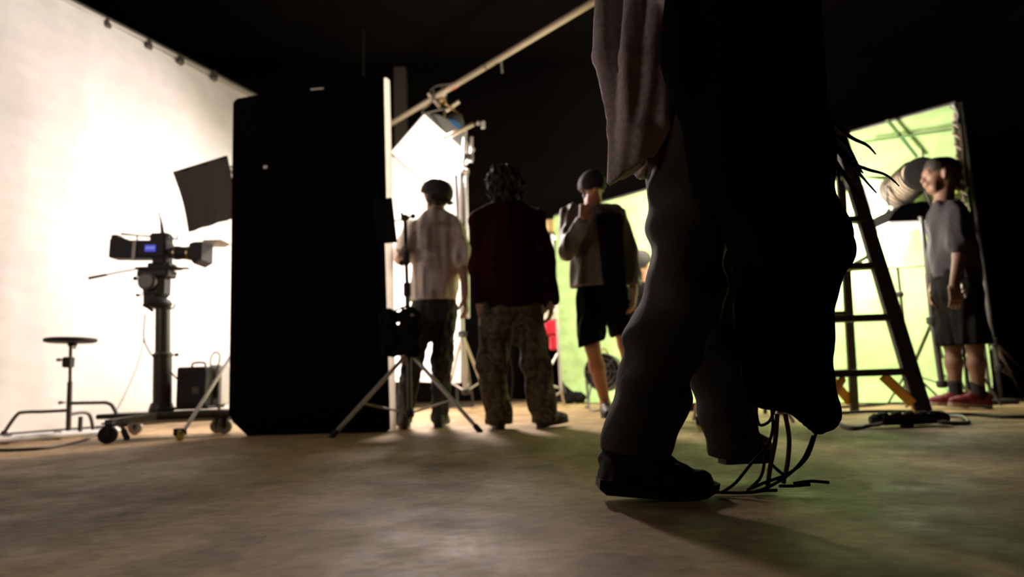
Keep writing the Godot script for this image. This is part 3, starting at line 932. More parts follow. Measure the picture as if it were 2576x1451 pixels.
	part(o, "rubber_foot", Mb.new().tube([Vector3(-3.876, 0.066, -5.050), Vector3(-3.908, 0.014, -5.050)], 0.02, 10), M.rubber)
	part(o, "rubber_foot", Mb.new().tube([Vector3(-2.763, 0.064, -4.690), Vector3(-2.723, 0.009, -4.670)], 0.02, 10), M.rubber)
	part(o, "frame_leg", Mb.new().curve([sb + Vector3(0, 0.12, 0), sb + Vector3(-0.05, 0.11, -0.3), Vector3(sb.x - 0.08, 0.02, sb.z - 0.42)], 0.013, 10, 6), M.dark_steel)

	# ---- cable on the floor
	solo("floor_cable", Mb.new().curve([Vector3(-3.514, 0.010, -4.162), Vector3(-3.114, 0.010, -4.030), Vector3(-2.876, 0.010, -4.066), Vector3(-2.961, 0.010, -4.484), Vector3(-3.206, 0.010, -5.056), Vector3(-3.435, 0.012, -5.556)], 0.009, 8, 8), M.cable_grey, "pale cable curving over the floor under the round seat", "cable", Vector3(-2.946, 0.000, -4.165))

func middle_set() -> void:
	# ---- light stand in front of the black board
	var lf := Vector3(-1.167, 0.000, -4.190)
	var rf := Vector3(-0.229, 0.000, -4.248)
	var pc := Vector3(-0.731, 0.227, -4.500)
	var o := thing("light_stand", "steel tripod light stand in front of the black board's right edge", "stand", Vector3(pc.x, 0, -4.5))
	var ptop := Vector3(-0.735, 1.485, -4.500)
	var col := Vector3(-0.719, 0.536, -4.500)
	var hub := Vector3(-0.719, 0.121, -4.500)
	tripod(o, ptop, col, hub, [lf, rf, Vector3(pc.x - 0.1, 0.0, -5.1)], 0.014, 0.0135, M.dark_steel, M.steel, M.rubber)
	part(o, "spike", Mb.new().tube([hub, Vector3(hub.x, 0.02, hub.z)], 0.006, 6), M.steel)
	part(o, "grip_head", Mb.new().box(Vector3(-0.738, 1.476, -4.500), Vector3(0.05, 0.045, 0.05), Basis(), 0.01).tube([Vector3(-0.760, 1.515, -4.500), Vector3(-0.749, 1.477, -4.500)], 0.009, 8), M.dark_steel)
	part(o, "arm", Mb.new().tube([Vector3(-0.830, 1.457, -4.500), Vector3(-0.704, 1.469, -4.500)], 0.006, 8), M.steel)
	knob(o, Vector3(-0.709, 1.476, -4.480), Vector3(1, 0.1, 0.2), 0.017, 0.05, M.black_metal)
	knob(o, Vector3(-0.722, 1.154, -4.480), Vector3(-1, -0.1, 0.2), 0.017, 0.055, M.black_metal)
	part(o, "pole_joint", Mb.new().lathe([[0.018, -0.05], [0.026, -0.04], [0.026, 0.04], [0.018, 0.05]], Vector3(-0.730, 1.192, -4.500), Vector3(0.02, 1, 0), 14), M.black_metal)
	part(o, "pole_joint", Mb.new().lathe([[0.018, -0.05], [0.026, -0.04], [0.026, 0.04], [0.018, 0.05]], Vector3(-0.727, 0.967, -4.500), Vector3(0.02, 1, 0), 14), M.black_metal)
	# sand bag over the stand's legs
	var sbag := blob([[Vector3(-0.852, 0.780, -4.440), Vector3(-0.823, 0.576, -4.420), 0.05, 0.07, Vector3(1, 1, 0.8)], [Vector3(-0.701, 0.760, -4.420), Vector3(-0.686, 0.576, -4.400), 0.06, 0.068, Vector3(1, 1, 0.8)], [Vector3(-0.852, 0.767, -4.440), Vector3(-0.673, 0.799, -4.420), 0.03, 0.028], [Vector3(-0.823, 0.563, -4.420), Vector3(-0.660, 0.561, -4.400), 0.045, 0.04]], 0.012, 0.05, 0.02, Vector3(14, 10, 14))
	o = thing("sandbag", "black sandbag slung on the light stand in front of the black board", "sandbag", Vector3(-0.757, 0.507, -4.420))
	part(o, "bag", sbag, M.black_cloth)
	part(o, "strap", Mb.new().curve([Vector3(-0.845, 0.776, -4.400), Vector3(-0.777, 0.820, -4.400), Vector3(-0.700, 0.835, -4.420), Vector3(-0.641, 0.758, -4.420), Vector3(-0.621, 0.663, -4.420)], 0.008, 6, 5), M.black_cloth)
	part(o, "buckle", Mb.new().box(Vector3(-0.672, 0.774, -4.360), Vector3(0.02, 0.016, 0.008), Basis(), 0.002), M.steel).set_meta("label", "shiny metal buckle")
	# black pouch hung on the board's edge
	o = thing("hung_pouch", "small black cloth square hung at the black board's right edge", "pouch", Vector3(-0.887, 1.305, -4.500))
	part(o, "pouch", Mb.new().cloth(12, 14, func(u: float, w: float) -> Vector3:
		var p := (Vector3(-0.952, 1.611, -4.460)).lerp(Vector3(-0.819, 1.612, -4.460), u).lerp((Vector3(-0.928, 1.288, -4.440)).lerp(Vector3(-0.776, 1.284, -4.420), u), w)
		p.z += sin(u * 7.0 + w * 2.0) * 0.008
		return p, 0.012), M.black_cloth)
	part(o, "loop", Mb.new().tube([Vector3(-0.899, 1.621, -4.500), Vector3(-0.900, 1.650, -4.520), Vector3(-0.901, 1.632, -4.540)], 0.004, 6), M.black_cloth)

	# ---- long overhead pipe
	var p0 := Vector3(-1.705, 4.000, -9.000)
	var p1 := Vector3(0.860, 4.000, -6.094)
	var pd := (p1 - p0).normalized()
	var a := p0 - pd * 1.0
	var b := p1 + pd * 4.2
	o = thing("overhead_pipe", "long pale overhead pipe running across the dark ceiling, red tape near its lamp", "pipe", (a + b) / 2)
	part(o, "pipe", Mb.new().tube([a, b], 0.036, 14), M.pipe_paint)
	part(o, "red_tape", Mb.new().lathe([[0.0375, -0.04], [0.0375, 0.04]], Vector3(-0.634, 4.000, -7.798), pd, 14), M.red_tape)
	for q in [Vector3(-0.083, 4.000, -7.176), Vector3(-0.204, 4.000, -7.304)]:
		part(o, "joint_band", Mb.new().lathe([[0.04, -0.012], [0.04, 0.012]], q, pd, 14), M.dark_steel)
	part(o, "hook", Mb.new().tube([Vector3(-0.036, 4.000, -7.160), Vector3(-0.027, 4.000, -7.161) + Vector3(0, -0.16, 0)], 0.012, 8), M.grey_metal)
	for q in [a + pd * 0.3, b - pd * 1.2]:
		part(o, "hanger_rod", Mb.new().tube([q, Vector3(q.x, 5.8, q.z)], 0.012, 8), M.black_metal)
	var strip := Vector3(-0.822, 4.000, -8.098)

	# ---- white hanging sheet behind the softbox
	var w0 := Vector3(-1.674, 3.320, -8.400)
	var w1 := Vector3(-0.700, 3.285, -8.400)
	var wb := Vector3(-0.656, 0.332, -8.400)
	var wx0 := w0.x - 0.9
	var wx1 := w1.x
	o = thing("white_sheet", "white sheet with soft folds hanging behind the softbox and the capped person", "sheet", Vector3((wx0 + wx1) / 2, wb.y, -8.4))
	var ns := noise(1.0, 3, 91)
	part(o, "cloth", Mb.new().cloth(70, 40, func(u: float, w: float) -> Vector3:
		var x := lerpf(wx0, wx1, u)
		var y := lerpf(wb.y - 0.02 * sin(u * 8.0), w0.y, w)
		return Vector3(x + 0.012 * (1.0 - w) * u, y, -8.4 + sin(x * 22.0 + ns.get_noise_2d(x * 2.0, y) * 2.0) * 0.03 * (1.1 - w) + ns.get_noise_2d(x * 3.0 + 2.0 * y, y) * 0.05)), M.white_cloth)
	part(o, "top_pipe", Mb.new().tube([Vector3(wx0 - 0.1, w0.y + 0.02, -8.4), Vector3(wx1 + 0.1, w0.y + 0.02, -8.4)], 0.025, 10), M.dark_steel)
	for x in [wx0 - 0.08, wx1 - 0.05]:
		part(o, "upright", Mb.new().tube([Vector3(x, 0, -8.52), Vector3(x, w0.y + 0.05, -8.52)], 0.02, 10), M.black_metal)
		part(o, "foot", Mb.new().box(Vector3(x, 0.015, -8.52), Vector3(0.4, 0.03, 0.3), Basis(), 0.006), M.black_metal)

	# ---- softbox hung from the pipe
	var sc := Vector3(-0.851, 2.863, -7.100)
	var uu := Vector3(115, -98, -58.5) / 233.0
	var vv := Vector3(-104, -56, -110.6) / 233.0
	var fn := uu.cross(vv).normalized()
	if fn.y > 0.0:
		fn = -fn
	var sbs := Basis(uu.normalized(), fn.cross(uu.normalized()), fn)
	o = thing("softbox", "square glowing softbox hung under the overhead pipe, tilted down", "lamp", sc)
	var hu := uu * 0.5
	var hv := vv * 0.5
	var apex := sc - fn * 0.62
	part(o, "lamp_glow", Mb.new().box(sc, Vector3(uu.length(), vv.length(), 0.012), sbs, 0.003), M.lamp_glow)
	var rim := []
	for s in [[-1, -1], [1, -1], [1, 1], [-1, 1]]:
		rim.append(sc + hu * s[0] * 1.02 + hv * s[1] * 1.02 + fn * 0.02)
	for e in 4:
		var q0: Vector3 = rim[e]
		var q1: Vector3 = rim[(e + 1) % 4]
		var i0: Vector3 = apex + (q0 - sc) * 0.24
		var i1: Vector3 = apex + (q1 - sc) * 0.24
		part(o, "shell_panel", Mb.new().cloth(6, 6, func(u: float, w: float) -> Vector3:
			return q0.lerp(q1, u).lerp(i0.lerp(i1, u), w) - fn * 0.05 * sin(w * PI), 0.006), M.softbox_shell)
		part(o, "rod", Mb.new().tube([i0, q0], 0.006, 6), M.dark_steel)
	part(o, "speed_ring", Mb.new().lathe([[0.1, -0.02], [0.135, -0.015], [0.135, 0.02], [0.1, 0.03]], apex, -fn, 22), M.blue_ring, "blue speed ring")
	part(o, "lamp_head", Mb.new().lathe([[0.1, 0.02], [0.11, 0.05], [0.11, 0.2], [0.085, 0.24], [0.03, 0.26]], apex, -fn, 20), M.dark_steel)
	part(o, "yoke", Mb.new().tube([apex - fn * 0.12 + sbs.x * 0.14, apex - fn * 0.12 + sbs.x * 0.14 + Vector3(0, 0.2, 0.05), strip + Vector3(0, -0.06, 0), apex - fn * 0.12 - sbs.x * 0.14 + Vector3(0, 0.16, 0.05), apex - fn * 0.12 - sbs.x * 0.14], 0.014, 8), M.brass)
	part(o, "pipe_clamp", Mb.new().box(strip + Vector3(0, -0.02, 0), Vector3(0.12, 0.15, 0.1), Basis(), 0.02).box(strip + Vector3(0.02, 0.06, 0.05), Vector3(0.05, 0.09, 0.05), Basis(), 0.01), M.brass)
	knob(o, strip + Vector3(0.02, -0.02, 0.06), Vector3(0.3, 0, 1), 0.035, 0.09, M.steel)
	part(o, "bracket", Mb.new().tube([strip + Vector3(-0.17, 0.02, 0.06), strip + Vector3(-0.03, -0.16, 0.05)], 0.022, 8).tube([strip + Vector3(0.05, -0.22, 0.05), strip + Vector3(0.22, -0.1, 0.05)], 0.026, 8), M.pipe_paint)
	part(o, "power_cable", Mb.new().curve([strip + Vector3(-0.1, 0.06, 0.07), strip + Vector3(-0.13, -0.1, 0.08), strip + Vector3(-0.24, -0.2, 0.08), strip + Vector3(-0.22, -0.26, 0.1), strip + Vector3(-0.02, -0.22, 0.1), strip + Vector3(0.1, -0.2, 0.08)], 0.011, 8, 6).curve([strip + Vector3(-0.15, 0.06, 0.05), strip + Vector3(-0.06, 0.12, 0.06), strip + Vector3(0.1, 0.14, 0.06), strip + Vector3(0.3, 0.2, 0.02)], 0.01, 8, 6), M.cable_grey)
	spot_area(o, "light", sc + fn * 0.03, sc + fn, uu.length(), vv.length(), SOFT, Color(1.0, 0.93, 0.9))
	# ---- stand beside the softbox
	var sp := Vector3(-0.505, 1.395, -6.800)
	o = thing("softbox_stand", "shiny steel double stand with side arm right of the softbox", "stand", Vector3(sp.x, 0, sp.z))
	tripod(o, Vector3(-0.510, 2.585, -6.800), Vector3(-0.532, 0.812, -6.800), Vector3(-0.509, 0.220, -6.800), [Vector3(-0.293, 0.000, -7.846), Vector3(-0.930, 0.000, -8.733), Vector3(-0.666, 0.000, -10.317)], 0.02, 0.016, M.steel, M.steel)
	part(o, "second_pole", Mb.new().tube([Vector3(-0.450, 2.554, -6.780), Vector3(-0.455, 1.644, -6.780), Vector3(-0.464, 0.973, -6.780)], 0.017, 12), M.steel)
	part(o, "upper_post", Mb.new().tube([Vector3(-0.481, 2.562, -6.800), Vector3(-0.448, 3.007, -6.800)], 0.022, 12).tube([Vector3(-0.389, 2.656, -6.800), Vector3(-0.381, 2.937, -6.800)], 0.018, 10), M.steel)
	part(o, "side_arm", Mb.new().tube([Vector3(-0.695, 2.907, -6.750), Vector3(-0.349, 3.064, -6.750)], 0.024, 12), M.pipe_paint)
	for q in [Vector3(-0.314, 3.054, -6.740), Vector3(-0.263, 3.052, -6.740), Vector3(-0.264, 3.012, -6.740), Vector3(-0.447, 2.532, -6.740), Vector3(-0.382, 2.759, -6.740), Vector3(-0.485, 2.542, -6.740)]:
		knob(o, q, Vector3(0.5, 0.1, 1), 0.024, 0.05, M.steel)
	part(o, "joint", Mb.new().box(Vector3(-0.421, 2.715, -6.800), Vector3(0.12, 0.07, 0.07), Basis(), 0.012).box(Vector3(-0.469, 2.535, -6.800), Vector3(0.1, 0.06, 0.07), Basis(), 0.012), M.dark_steel)
	part(o, "cable", Mb.new().curve([Vector3(-0.516, 0.804, -6.700), Vector3(-0.577, 0.766, -6.700), Vector3(-0.640, 0.695, -6.700), Vector3(-0.710, 0.629, -6.700)], 0.008, 6, 5), M.cable_grey)

	# ---- stand with a red pouch, between the two standing people
	var tp := Vector3(0.521, 0.987, -7.300)
	o = thing("chrome_stand", "slim chrome stand between the maroon sweater person and the jacket person", "stand", Vector3(tp.x, 0, -7.3))
	part(o, "pole", Mb.new().tube([Vector3(0.473, 1.942, -7.300), Vector3(0.493, 1.167, -7.300), Vector3(0.502, 0.176, -7.300)], [0.012, 0.016, 0.018], 10), M.steel)
	part(o, "leg", Mb.new().tube([Vector3(0.477, 0.591, -7.300), Vector3(0.330, 0.355, -7.200)], 0.013, 8), M.steel)
	part(o, "leg", Mb.new().tube([Vector3(0.469, 0.221, -7.300), Vector3(0.344, 0.269, -7.200)], 0.013, 8), M.steel)
	part(o, "leg", Mb.new().tube([Vector3(0.502, 0.176, -7.300), Vector3(0.574, 0.000, -7.912)], 0.013, 8), M.steel)
	part(o, "leg", Mb.new().tube([Vector3(0.502, 0.176, -7.300), Vector3(0.255, 0.000, -7.955)], 0.013, 8), M.steel)
	part(o, "top_clamp", Mb.new().box(Vector3(0.464, 2.044, -7.300), Vector3(0.09, 0.16, 0.06), Basis(), 0.015), M.brass)
	knob(o, Vector3(0.488, 1.891, -7.280), Vector3(0.3, 0, 1), 0.02, 0.04, M.steel)
	o = thing("red_bottle_bag", "red and pale plastic pouch hanging on the chrome stand", "pouch", Vector3(0.408, 0.630, -7.150))
	part(o, "pale_top", Mb.new().box(Vector3(0.416, 1.008, -7.150), Vector3(0.15, 0.13, 0.06), Basis(), 0.02), M.pale_plastic, "pale see-through top")
	part(o, "red_body", Mb.new().box(Vector3(0.401, 0.869, -7.150), Vector3(0.14, 0.16, 0.07), Basis(), 0.02), M.red_plastic)
	part(o, "red_tail", Mb.new().box(Vector3(0.425, 0.708, -7.150), Vector3(0.08, 0.16, 0.05), Basis(), 0.015), M.red_plastic)
	part(o, "loop", Mb.new().tube([Vector3(0.419, 1.073, -7.150), Vector3(0.470, 1.126, -7.250)], 0.006, 6), M.black_metal)
	# clutter on the floor in the dark behind
	for q in [[Vector3(0.408, 0.079, -8.300), 0, 0.09, 0.12, "low black equipment bag on the floor nearest the chrome stand"], [Vector3(0.726, 0.078, -8.300), 0, 0.09, 0.1, "low black equipment bag on the floor beside the green screen's edge"]]:
		var g: Vector3 = q[0]
		g.y = 0.0
		solo("equipment_bag", blob([[g + Vector3(-q[2], 0.07, 0), g + Vector3(q[2], 0.08, 0), 0.07, 0.06], [g + Vector3(-q[2] * 0.3, 0.12, 0), g + Vector3(q[2] * 0.5, 0.1, 0), 0.05, 0.05]], 0.015, 0.05, 0.02, Vector3(14, 14, 14)), M.black_cloth, q[4], "bag", g, "equipment bags on the floor")

	# ---- roller stand leg with a wheel behind the walking person
	var cw := Vector3(1.052, 0.000, -3.795)
	o = thing("roller_stand", "thin roller stand behind the walking person's legs, small wheel on the floor", "stand", Vector3(cw.x, 0, cw.z))
	caster(o, cw, 0.035, M.yellow_rubber, Vector3(1, 0, -0.5), M.black_plastic)
	part(o, "leg", Mb.new().tube([cw + Vector3(0, 0.08, 0), cw + Vector3(0.02, 0.4, 0), cw + Vector3(0.25, 0.75, -0.3)], 0.011, 10), M.steel)
	part(o, "pole", Mb.new().tube([cw + Vector3(0.25, 0.25, -0.3), cw + Vector3(0.25, 1.3, -0.3)], 0.014, 10), M.steel)
	part(o, "leg", Mb.new().tube([cw + Vector3(0.25, 0.75, -0.3), Vector3(cw.x + 0.6, 0.01, cw.z - 0.2)], 0.011, 10), M.steel)
	part(o, "leg", Mb.new().tube([cw + Vector3(0.25, 0.75, -0.3), Vector3(cw.x + 0.15, 0.01, cw.z - 0.75)], 0.011, 10), M.steel)
	var rl := Vector3(1.553, 0.000, -5.848)
	o = thing("floor_power_box", "low dark box with red light on the floor behind the walking person", "power box", rl)
	part(o, "box", Mb.new().box(rl + Vector3(0, 0.035, 0), Vector3(0.3, 0.07, 0.14), Basis(), 0.01), M.black_plastic)
	part(o, "red_led", Mb.new().box(rl + Vector3(0.0, 0.04, 0.072), Vector3(0.02, 0.018, 0.006), Basis(), 0.002), M.red_led, "small red light")
	part(o, "rod", Mb.new().tube([rl + Vector3(-0.13, 0.05, 0), rl + Vector3(0.02, 0.28, 0)], 0.012, 8), M.grey_metal)

func right_set() -> void:
	# ---- green screen on a frame
	var A := Vector3(0.629, 2.600, -9.100)
	var B := Vector3(3.978, 2.600, -5.539)
	var dir := (B - A).normalized()
	var nrm := Vector3(dir.z, 0, -dir.x)
	if nrm.z < 0.0:
		nrm = -nrm
	var L := (B - A).length()
	var o := thing("green_screen", "wide bright green cloth screen stretched on a frame at the right", "backdrop", Vector3((A.x + B.x) / 2, 0, (A.z + B.z) / 2))
	var ns := noise(0.9, 3, 81)
	part(o, "cloth", Mb.new().cloth(90, 46, func(u: float, w: float) -> Vector3:
		var inset := 0.5 * pow(clampf((0.13 - w) / 0.13, 0.0, 1.0), 1.7)
		var x := lerpf(inset, L, u)
		var p := A + dir * x
		p.y = 0.012 + 2.59 * w
		var f := ns.get_noise_2d(x * 1.5, p.y * 0.8) * 0.03 + sin((x + p.y * 0.6) * 9.0) * 0.01 * pow(1.0 - w, 3.0)
		var sweep := 0.35 * pow(clampf((0.06 - w) / 0.06, 0.0, 1.0), 2.0)
		return p + nrm * (f + sweep)), M.green_cloth)
	part(o, "top_pipe", Mb.new().tube([A + Vector3(0, 0.02, 0) - nrm * 0.03, B + Vector3(0, 0.02, 0) - nrm * 0.03], 0.022, 10), M.dark_steel)
	for q in [A, B]:
		part(o, "upright", Mb.new().tube([Vector3(q.x, 0, q.z) - nrm * 0.06 + dir * 0.02, Vector3(q.x, 2.62, q.z) - nrm * 0.06 + dir * 0.02], 0.026, 10), M.dark_steel)
		part(o, "foot", Mb.new().box(Vector3(q.x, 0.015, q.z) - nrm * 0.12 + dir * 0.02, Vector3(0.3, 0.03, 0.16), Basis(Vector3.UP, 0.8), 0.006), M.black_metal)
	var bar := mat("green_bar", Color(0.07, 0.14, 0.04), 0.7)
	part(o, "cross_bar", Mb.new().tube([Vector3(3.360, 2.428, -5.950), Vector3(3.815, 2.316, -5.400)], 0.011, 8), bar)
	part(o, "diagonal_bar", Mb.new().tube([Vector3(3.547, 2.596, -5.850), Vector3(3.598, 2.428, -5.780), Vector3(3.681, 2.185, -5.700)], 0.016, 8), bar)
	part(o, "side_tape", Mb.new().beam(Vector3(3.882, 2.468, -5.420), Vector3(3.859, 1.813, -5.420), 0.05, 0.03, Vector3(0, 0, 1)), M.pipe_paint)
	part(o, "top_clamp", Mb.new().box(Vector3(3.890, 2.529, -5.420), Vector3(0.09, 0.06, 0.06), Basis(Vector3.FORWARD, 0.6), 0.015).tube([Vector3(3.858, 2.543, -5.400), Vector3(3.886, 2.442, -5.400), Vector3(3.859, 2.364, -5.400)], 0.014, 8), M.grey_metal)
	# side pole tangled with cable right of the screen
	var spb := Vector3(3.771, 1.610, -5.300)
	o = thing("side_pole", "thin pole wrapped with cable at the green screen's right edge", "stand", Vector3(spb.x, 0, spb.z))
	part(o, "pole", Mb.new().tube([Vector3(spb.x, 0.0, spb.z), Vector3(spb.x, 2.35, spb.z)], 0.013, 8), M.column_paint)
	var wr := []
	for i in 60:
		wr.append(Vector3(spb.x + cos(i * 0.9) * 0.022, 1.5 + i * 0.014, spb.z + sin(i * 0.9) * 0.022))
	part(o, "wound_cable", Mb.new().tube(wr, 0.007, 6), M.pipe_paint)
	part(o, "clamp", Mb.new().box(Vector3(3.776, 1.795, -5.350), Vector3(0.08, 0.1, 0.06), Basis(), 0.015), M.brass)
	part(o, "arm", Mb.new().tube([Vector3(3.767, 1.778, -5.350), Vector3(3.841, 1.787, -5.330)], 0.014, 8), M.grey_metal)
	part(o, "base", Mb.new().box(Vector3(spb.x, 0.02, spb.z), Vector3(0.26, 0.04, 0.26), Basis(), 0.008), M.black_metal)

	# ---- spot lamp with barn doors aimed at the green cloth
	var white := Color(1.0, 0.95, 0.9)
	var C := Vector3(3.351, 1.833, -5.380)
	var T := Vector3(3.329, 1.706, -5.950)
	var ax := (T - C).normalized()
	var sx := ax.cross(Vector3.UP).normalized()
	var sy := sx.cross(ax)
	o = thing("spot_lamp", "ribbed metal spot lamp with barn doors lighting the green screen", "lamp", C)
	part(o, "housing", Mb.new().lathe([[0.06, -0.2], [0.12, -0.17], [0.13, -0.1], [0.13, 0.1], [0.12, 0.12]], C, ax, 24), M.pipe_paint)
	for i in 8:
		part(o, "cooling_rib", Mb.new().lathe([[0.125, -0.004], [0.142, -0.003], [0.142, 0.003], [0.125, 0.004]], C + ax * (-0.15 + i * 0.034), ax, 24), M.column_paint)
	part(o, "front_ring", Mb.new().lathe([[0.12, 0.115], [0.155, 0.12], [0.155, 0.135], [0.12, 0.14]], C, ax, 24), M.steel)
	part(o, "lamp_glow", Mb.new().lathe([[0.118, 0.125], [0.09, 0.14], [0.0, 0.148]], C, ax, 24), M.lamp_glow)
	for i in 4:
		var d := [sx, sy, -sx, -sy][i] as Vector3
		var tg := ax.cross(d)
		part(o, "barn_door", Mb.new().prism([Vector2(-0.11, 0), Vector2(0.11, 0), Vector2(0.17, 0.2), Vector2(-0.17, 0.2)], C + ax * 0.14 + d * 0.14, tg, (ax + d * 0.75).normalized(), d * 0.004), M.softbox_shell if i == 2 else M.black_metal)
	part(o, "yoke", Mb.new().tube([C + sx * 0.17, C + sx * 0.17 + Vector3(0, -0.24, 0), C - sx * 0.17 + Vector3(0, -0.24, 0), C - sx * 0.17], 0.012, 8), M.dark_steel)
	knob(o, C + sx * 0.17, sx, 0.03, 0.05, M.black_plastic)
	part(o, "dial", Mb.new().lathe([[0.03, 0], [0.035, 0.01], [0.025, 0.02]], C - sy * -0.02 + Vector3(-0.05, 0.02, 0.13), Vector3(0, 0, 1), 14), M.black_plastic)
	var sl := SpotLight3D.new()
	sl.name = "light"
	o.add_child(sl)
	sl.position = ax * 0.17
	sl.basis = Basis.looking_at(ax)
	sl.light_energy = 14.0
	sl.light_color = white
	sl.light_size = 0.08
	sl.spot_angle = 50.0
	sl.spot_angle_attenuation = 1.0
	sl.spot_range = 30.0
	sl.shadow_enabled = true
	# its stand
	var sb := Vector3(3.238, 0.121, -5.050)
	o = thing("spot_lamp_stand", "dark tripod stand under the spot lamp, behind the lavender shirt person", "stand", Vector3(sb.x, 0, -5.05))
	tripod(o, Vector3(3.239, 1.472, -5.050), Vector3(3.227, 0.663, -5.050), Vector3(3.239, 0.178, -5.050), [Vector3(3.457, 0.000, -6.047), Vector3(3.922, 0.000, -5.769), Vector3(4.517, 0.000, -6.905)], 0.018, 0.014, M.dark_steel, M.dark_steel, M.rubber)
	part(o, "top_post", Mb.new().tube([Vector3(3.238, 1.466, -5.050), C + Vector3(0, -0.24, 0)], 0.014, 8), M.steel)

	# ---- black domed softbox facing down
	var D := Vector3(3.220, 1.458, -5.300)
	o = thing("dome_softbox", "black domed softbox facing down below the spot lamp", "lamp", D)
	part(o, "shell", Mb.new().prism([Vector2(-0.215, 0), Vector2(0.215, 0), Vector2(0.215, 0.03), Vector2(0.15, 0.14), Vector2(0.07, 0.155), Vector2(-0.09, 0.13), Vector2(-0.16, 0.075)], D + Vector3(0, 0.008, -0.2), Vector3.RIGHT, Vector3.UP, Vector3(0, 0, 0.4)), M.black_cloth)
	part(o, "lamp_glow", Mb.new().box(D, Vector3(0.4, 0.012, 0.38), Basis(), 0.002), M.lamp_glow)
	part(o, "mount", Mb.new().box(Vector3(3.310, 1.507, -5.200), Vector3(0.09, 0.07, 0.08), Basis(), 0.012).tube([Vector3(3.359, 1.515, -5.200), Vector3(3.376, 1.519, -5.150)], 0.016, 8), M.dark_steel)
	for q in [Vector3(3.109, 1.587, -5.200), Vector3(3.165, 1.592, -5.200), Vector3(3.256, 1.599, -5.200), Vector3(3.308, 1.603, -5.200), Vector3(3.337, 1.599, -5.200)]:
		part(o, "rivet", Mb.new().ball(q, Vector3.ONE * 0.014, Basis(), 10), M.steel)
	spot_area(o, "light", D + Vector3(0, -0.02, 0), D + Vector3(0, -1, 0), 0.4, 0.38, 2.2, white)
	# ---- black round dish
	var R := Vector3(3.269, 1.818, -5.020)
	o = thing("round_reflector", "round black reflector dish behind the lavender shirt person's head", "reflector", R)
	part(o, "dish", Mb.new().lathe([[0.03, -0.06], [0.1, -0.05], [0.132, 0.0], [0.137, 0.012], [0.12, 0.016], [0.0, 0.02]], R, Vector3(-0.35, 0, 1), 32), M.black_metal)
	part(o, "pin", Mb.new().tube([Vector3(3.292, 1.960, -5.020), Vector3(3.296, 2.019, -5.020)], 0.006, 6), M.black_metal)
	part(o, "stem", Mb.new().tube([R + Vector3(0.02, 0, -0.06), Vector3(R.x + 0.2, 1.2, R.z - 0.1), Vector3(R.x + 0.22, 0.0, R.z - 0.1)], 0.012, 8), M.black_metal)
	for i in 3:
		var an := TAU * i / 3.0 + 1.0
		part(o, "leg", Mb.new().tube([Vector3(R.x + 0.22, 0.45, R.z - 0.1), Vector3(R.x + 0.22 + cos(an) * 0.2, 0.01, R.z - 0.1 + sin(an) * 0.2)], 0.01, 8), M.dark_steel)

	# ---- lamp panel for the far part of the screen, standing behind the walking person
	for q in [[Vector3(1.9, 1.75, -5.2), Vector3(3.1, 1.9, -6.5), GREEN_A, "nearer"], [Vector3(1.55, 2.35, -6.1), Vector3(1.2, 2.25, -8.3), GREEN_B, "farther"]]:
		var at: Vector3 = q[0]
		var to: Vector3 = (q[1] - at).normalized()
		o = thing("panel_lamp", "%s lamp panel on a stand hidden behind the walking person, facing the green screen" % q[3], "lamp", Vector3(at.x, 0, at.z), "green screen lamps")
		var bs := Basis.looking_at(to)
		part(o, "housing", Mb.new().box(at - to * 0.05, Vector3(0.46, 0.36, 0.08), bs, 0.01), M.black_metal)
		part(o, "lamp_glow", Mb.new().box(at - to * 0.008, Vector3(0.42, 0.32, 0.008), bs, 0.002), M.lamp_glow)
		spot_area(o, "light", at + to * 0.004, at + to, 0.42, 0.32, q[2], white)
		part(o, "pole", Mb.new().tube([Vector3(at.x, 0, at.z + 0.1), Vector3(at.x, at.y, at.z + 0.1)], 0.015, 8), M.black_metal)
		for i in 3:
			var an := TAU * i / 3.0 + 0.3
			part(o, "leg", Mb.new().tube([Vector3(at.x, 0.45, at.z + 0.1), Vector3(at.x + cos(an) * 0.3, 0.01, at.z + 0.1 + sin(an) * 0.3)], 0.01, 8), M.black_metal)

	# ---- thin stand with a cross bar before the screen
	var ts := Vector3(3.178, 0.842, -5.350)
	o = thing("cross_bar_stand", "thin dark stand with a horizontal bar in front of the green screen", "stand", Vector3(ts.x, 0, ts.z))
	part(o, "pole", Mb.new().tube([Vector3(ts.x, 0.0, ts.z), Vector3(3.185, 1.132, -5.350)], 0.011, 8), M.black_metal)
	part(o, "cross_bar", Mb.new().tube([Vector3(2.749, 1.123, -5.400), Vector3(3.397, 1.129, -5.300)], 0.008, 8), M.dark_steel)
	part(o, "clamp", Mb.new().box(Vector3(3.164, 0.905, -5.330), Vector3(0.05, 0.045, 0.05), Basis(), 0.008), M.black_metal)
	part(o, "clamp", Mb.new().box(Vector3(3.142, 0.750, -5.330), Vector3(0.035, 0.035, 0.04), Basis(), 0.008), M.black_metal)
	for i in 3:
		var an := TAU * i / 3.0 + 0.2
		part(o, "leg", Mb.new().tube([Vector3(ts.x, 0.3, ts.z), Vector3(ts.x + cos(an) * 0.24, 0.01, ts.z + sin(an) * 0.24)], 0.009, 8), M.dark_steel)
	# ---- stand at the far right
	var fr := Vector3(3.974, 0.422, -5.300)
	o = thing("edge_stand", "steel tripod stand at the dark right edge behind the red shoes", "stand", Vector3(fr.x, 0, fr.z))
	tripod(o, Vector3(3.850, 0.683, -5.300), Vector3(3.856, 0.490, -5.300), Vector3(3.866, 0.284, -5.300), [Vector3(4.642, 0.000, -6.117), Vector3(5.375, 0.000, -7.782), Vector3(6.540, 0.000, -8.284)], 0.013, 0.014, M.dark_steel, M.steel)

	# ---- step ladder
	var rb := Vector3(2.405, 0.000, -3.943)
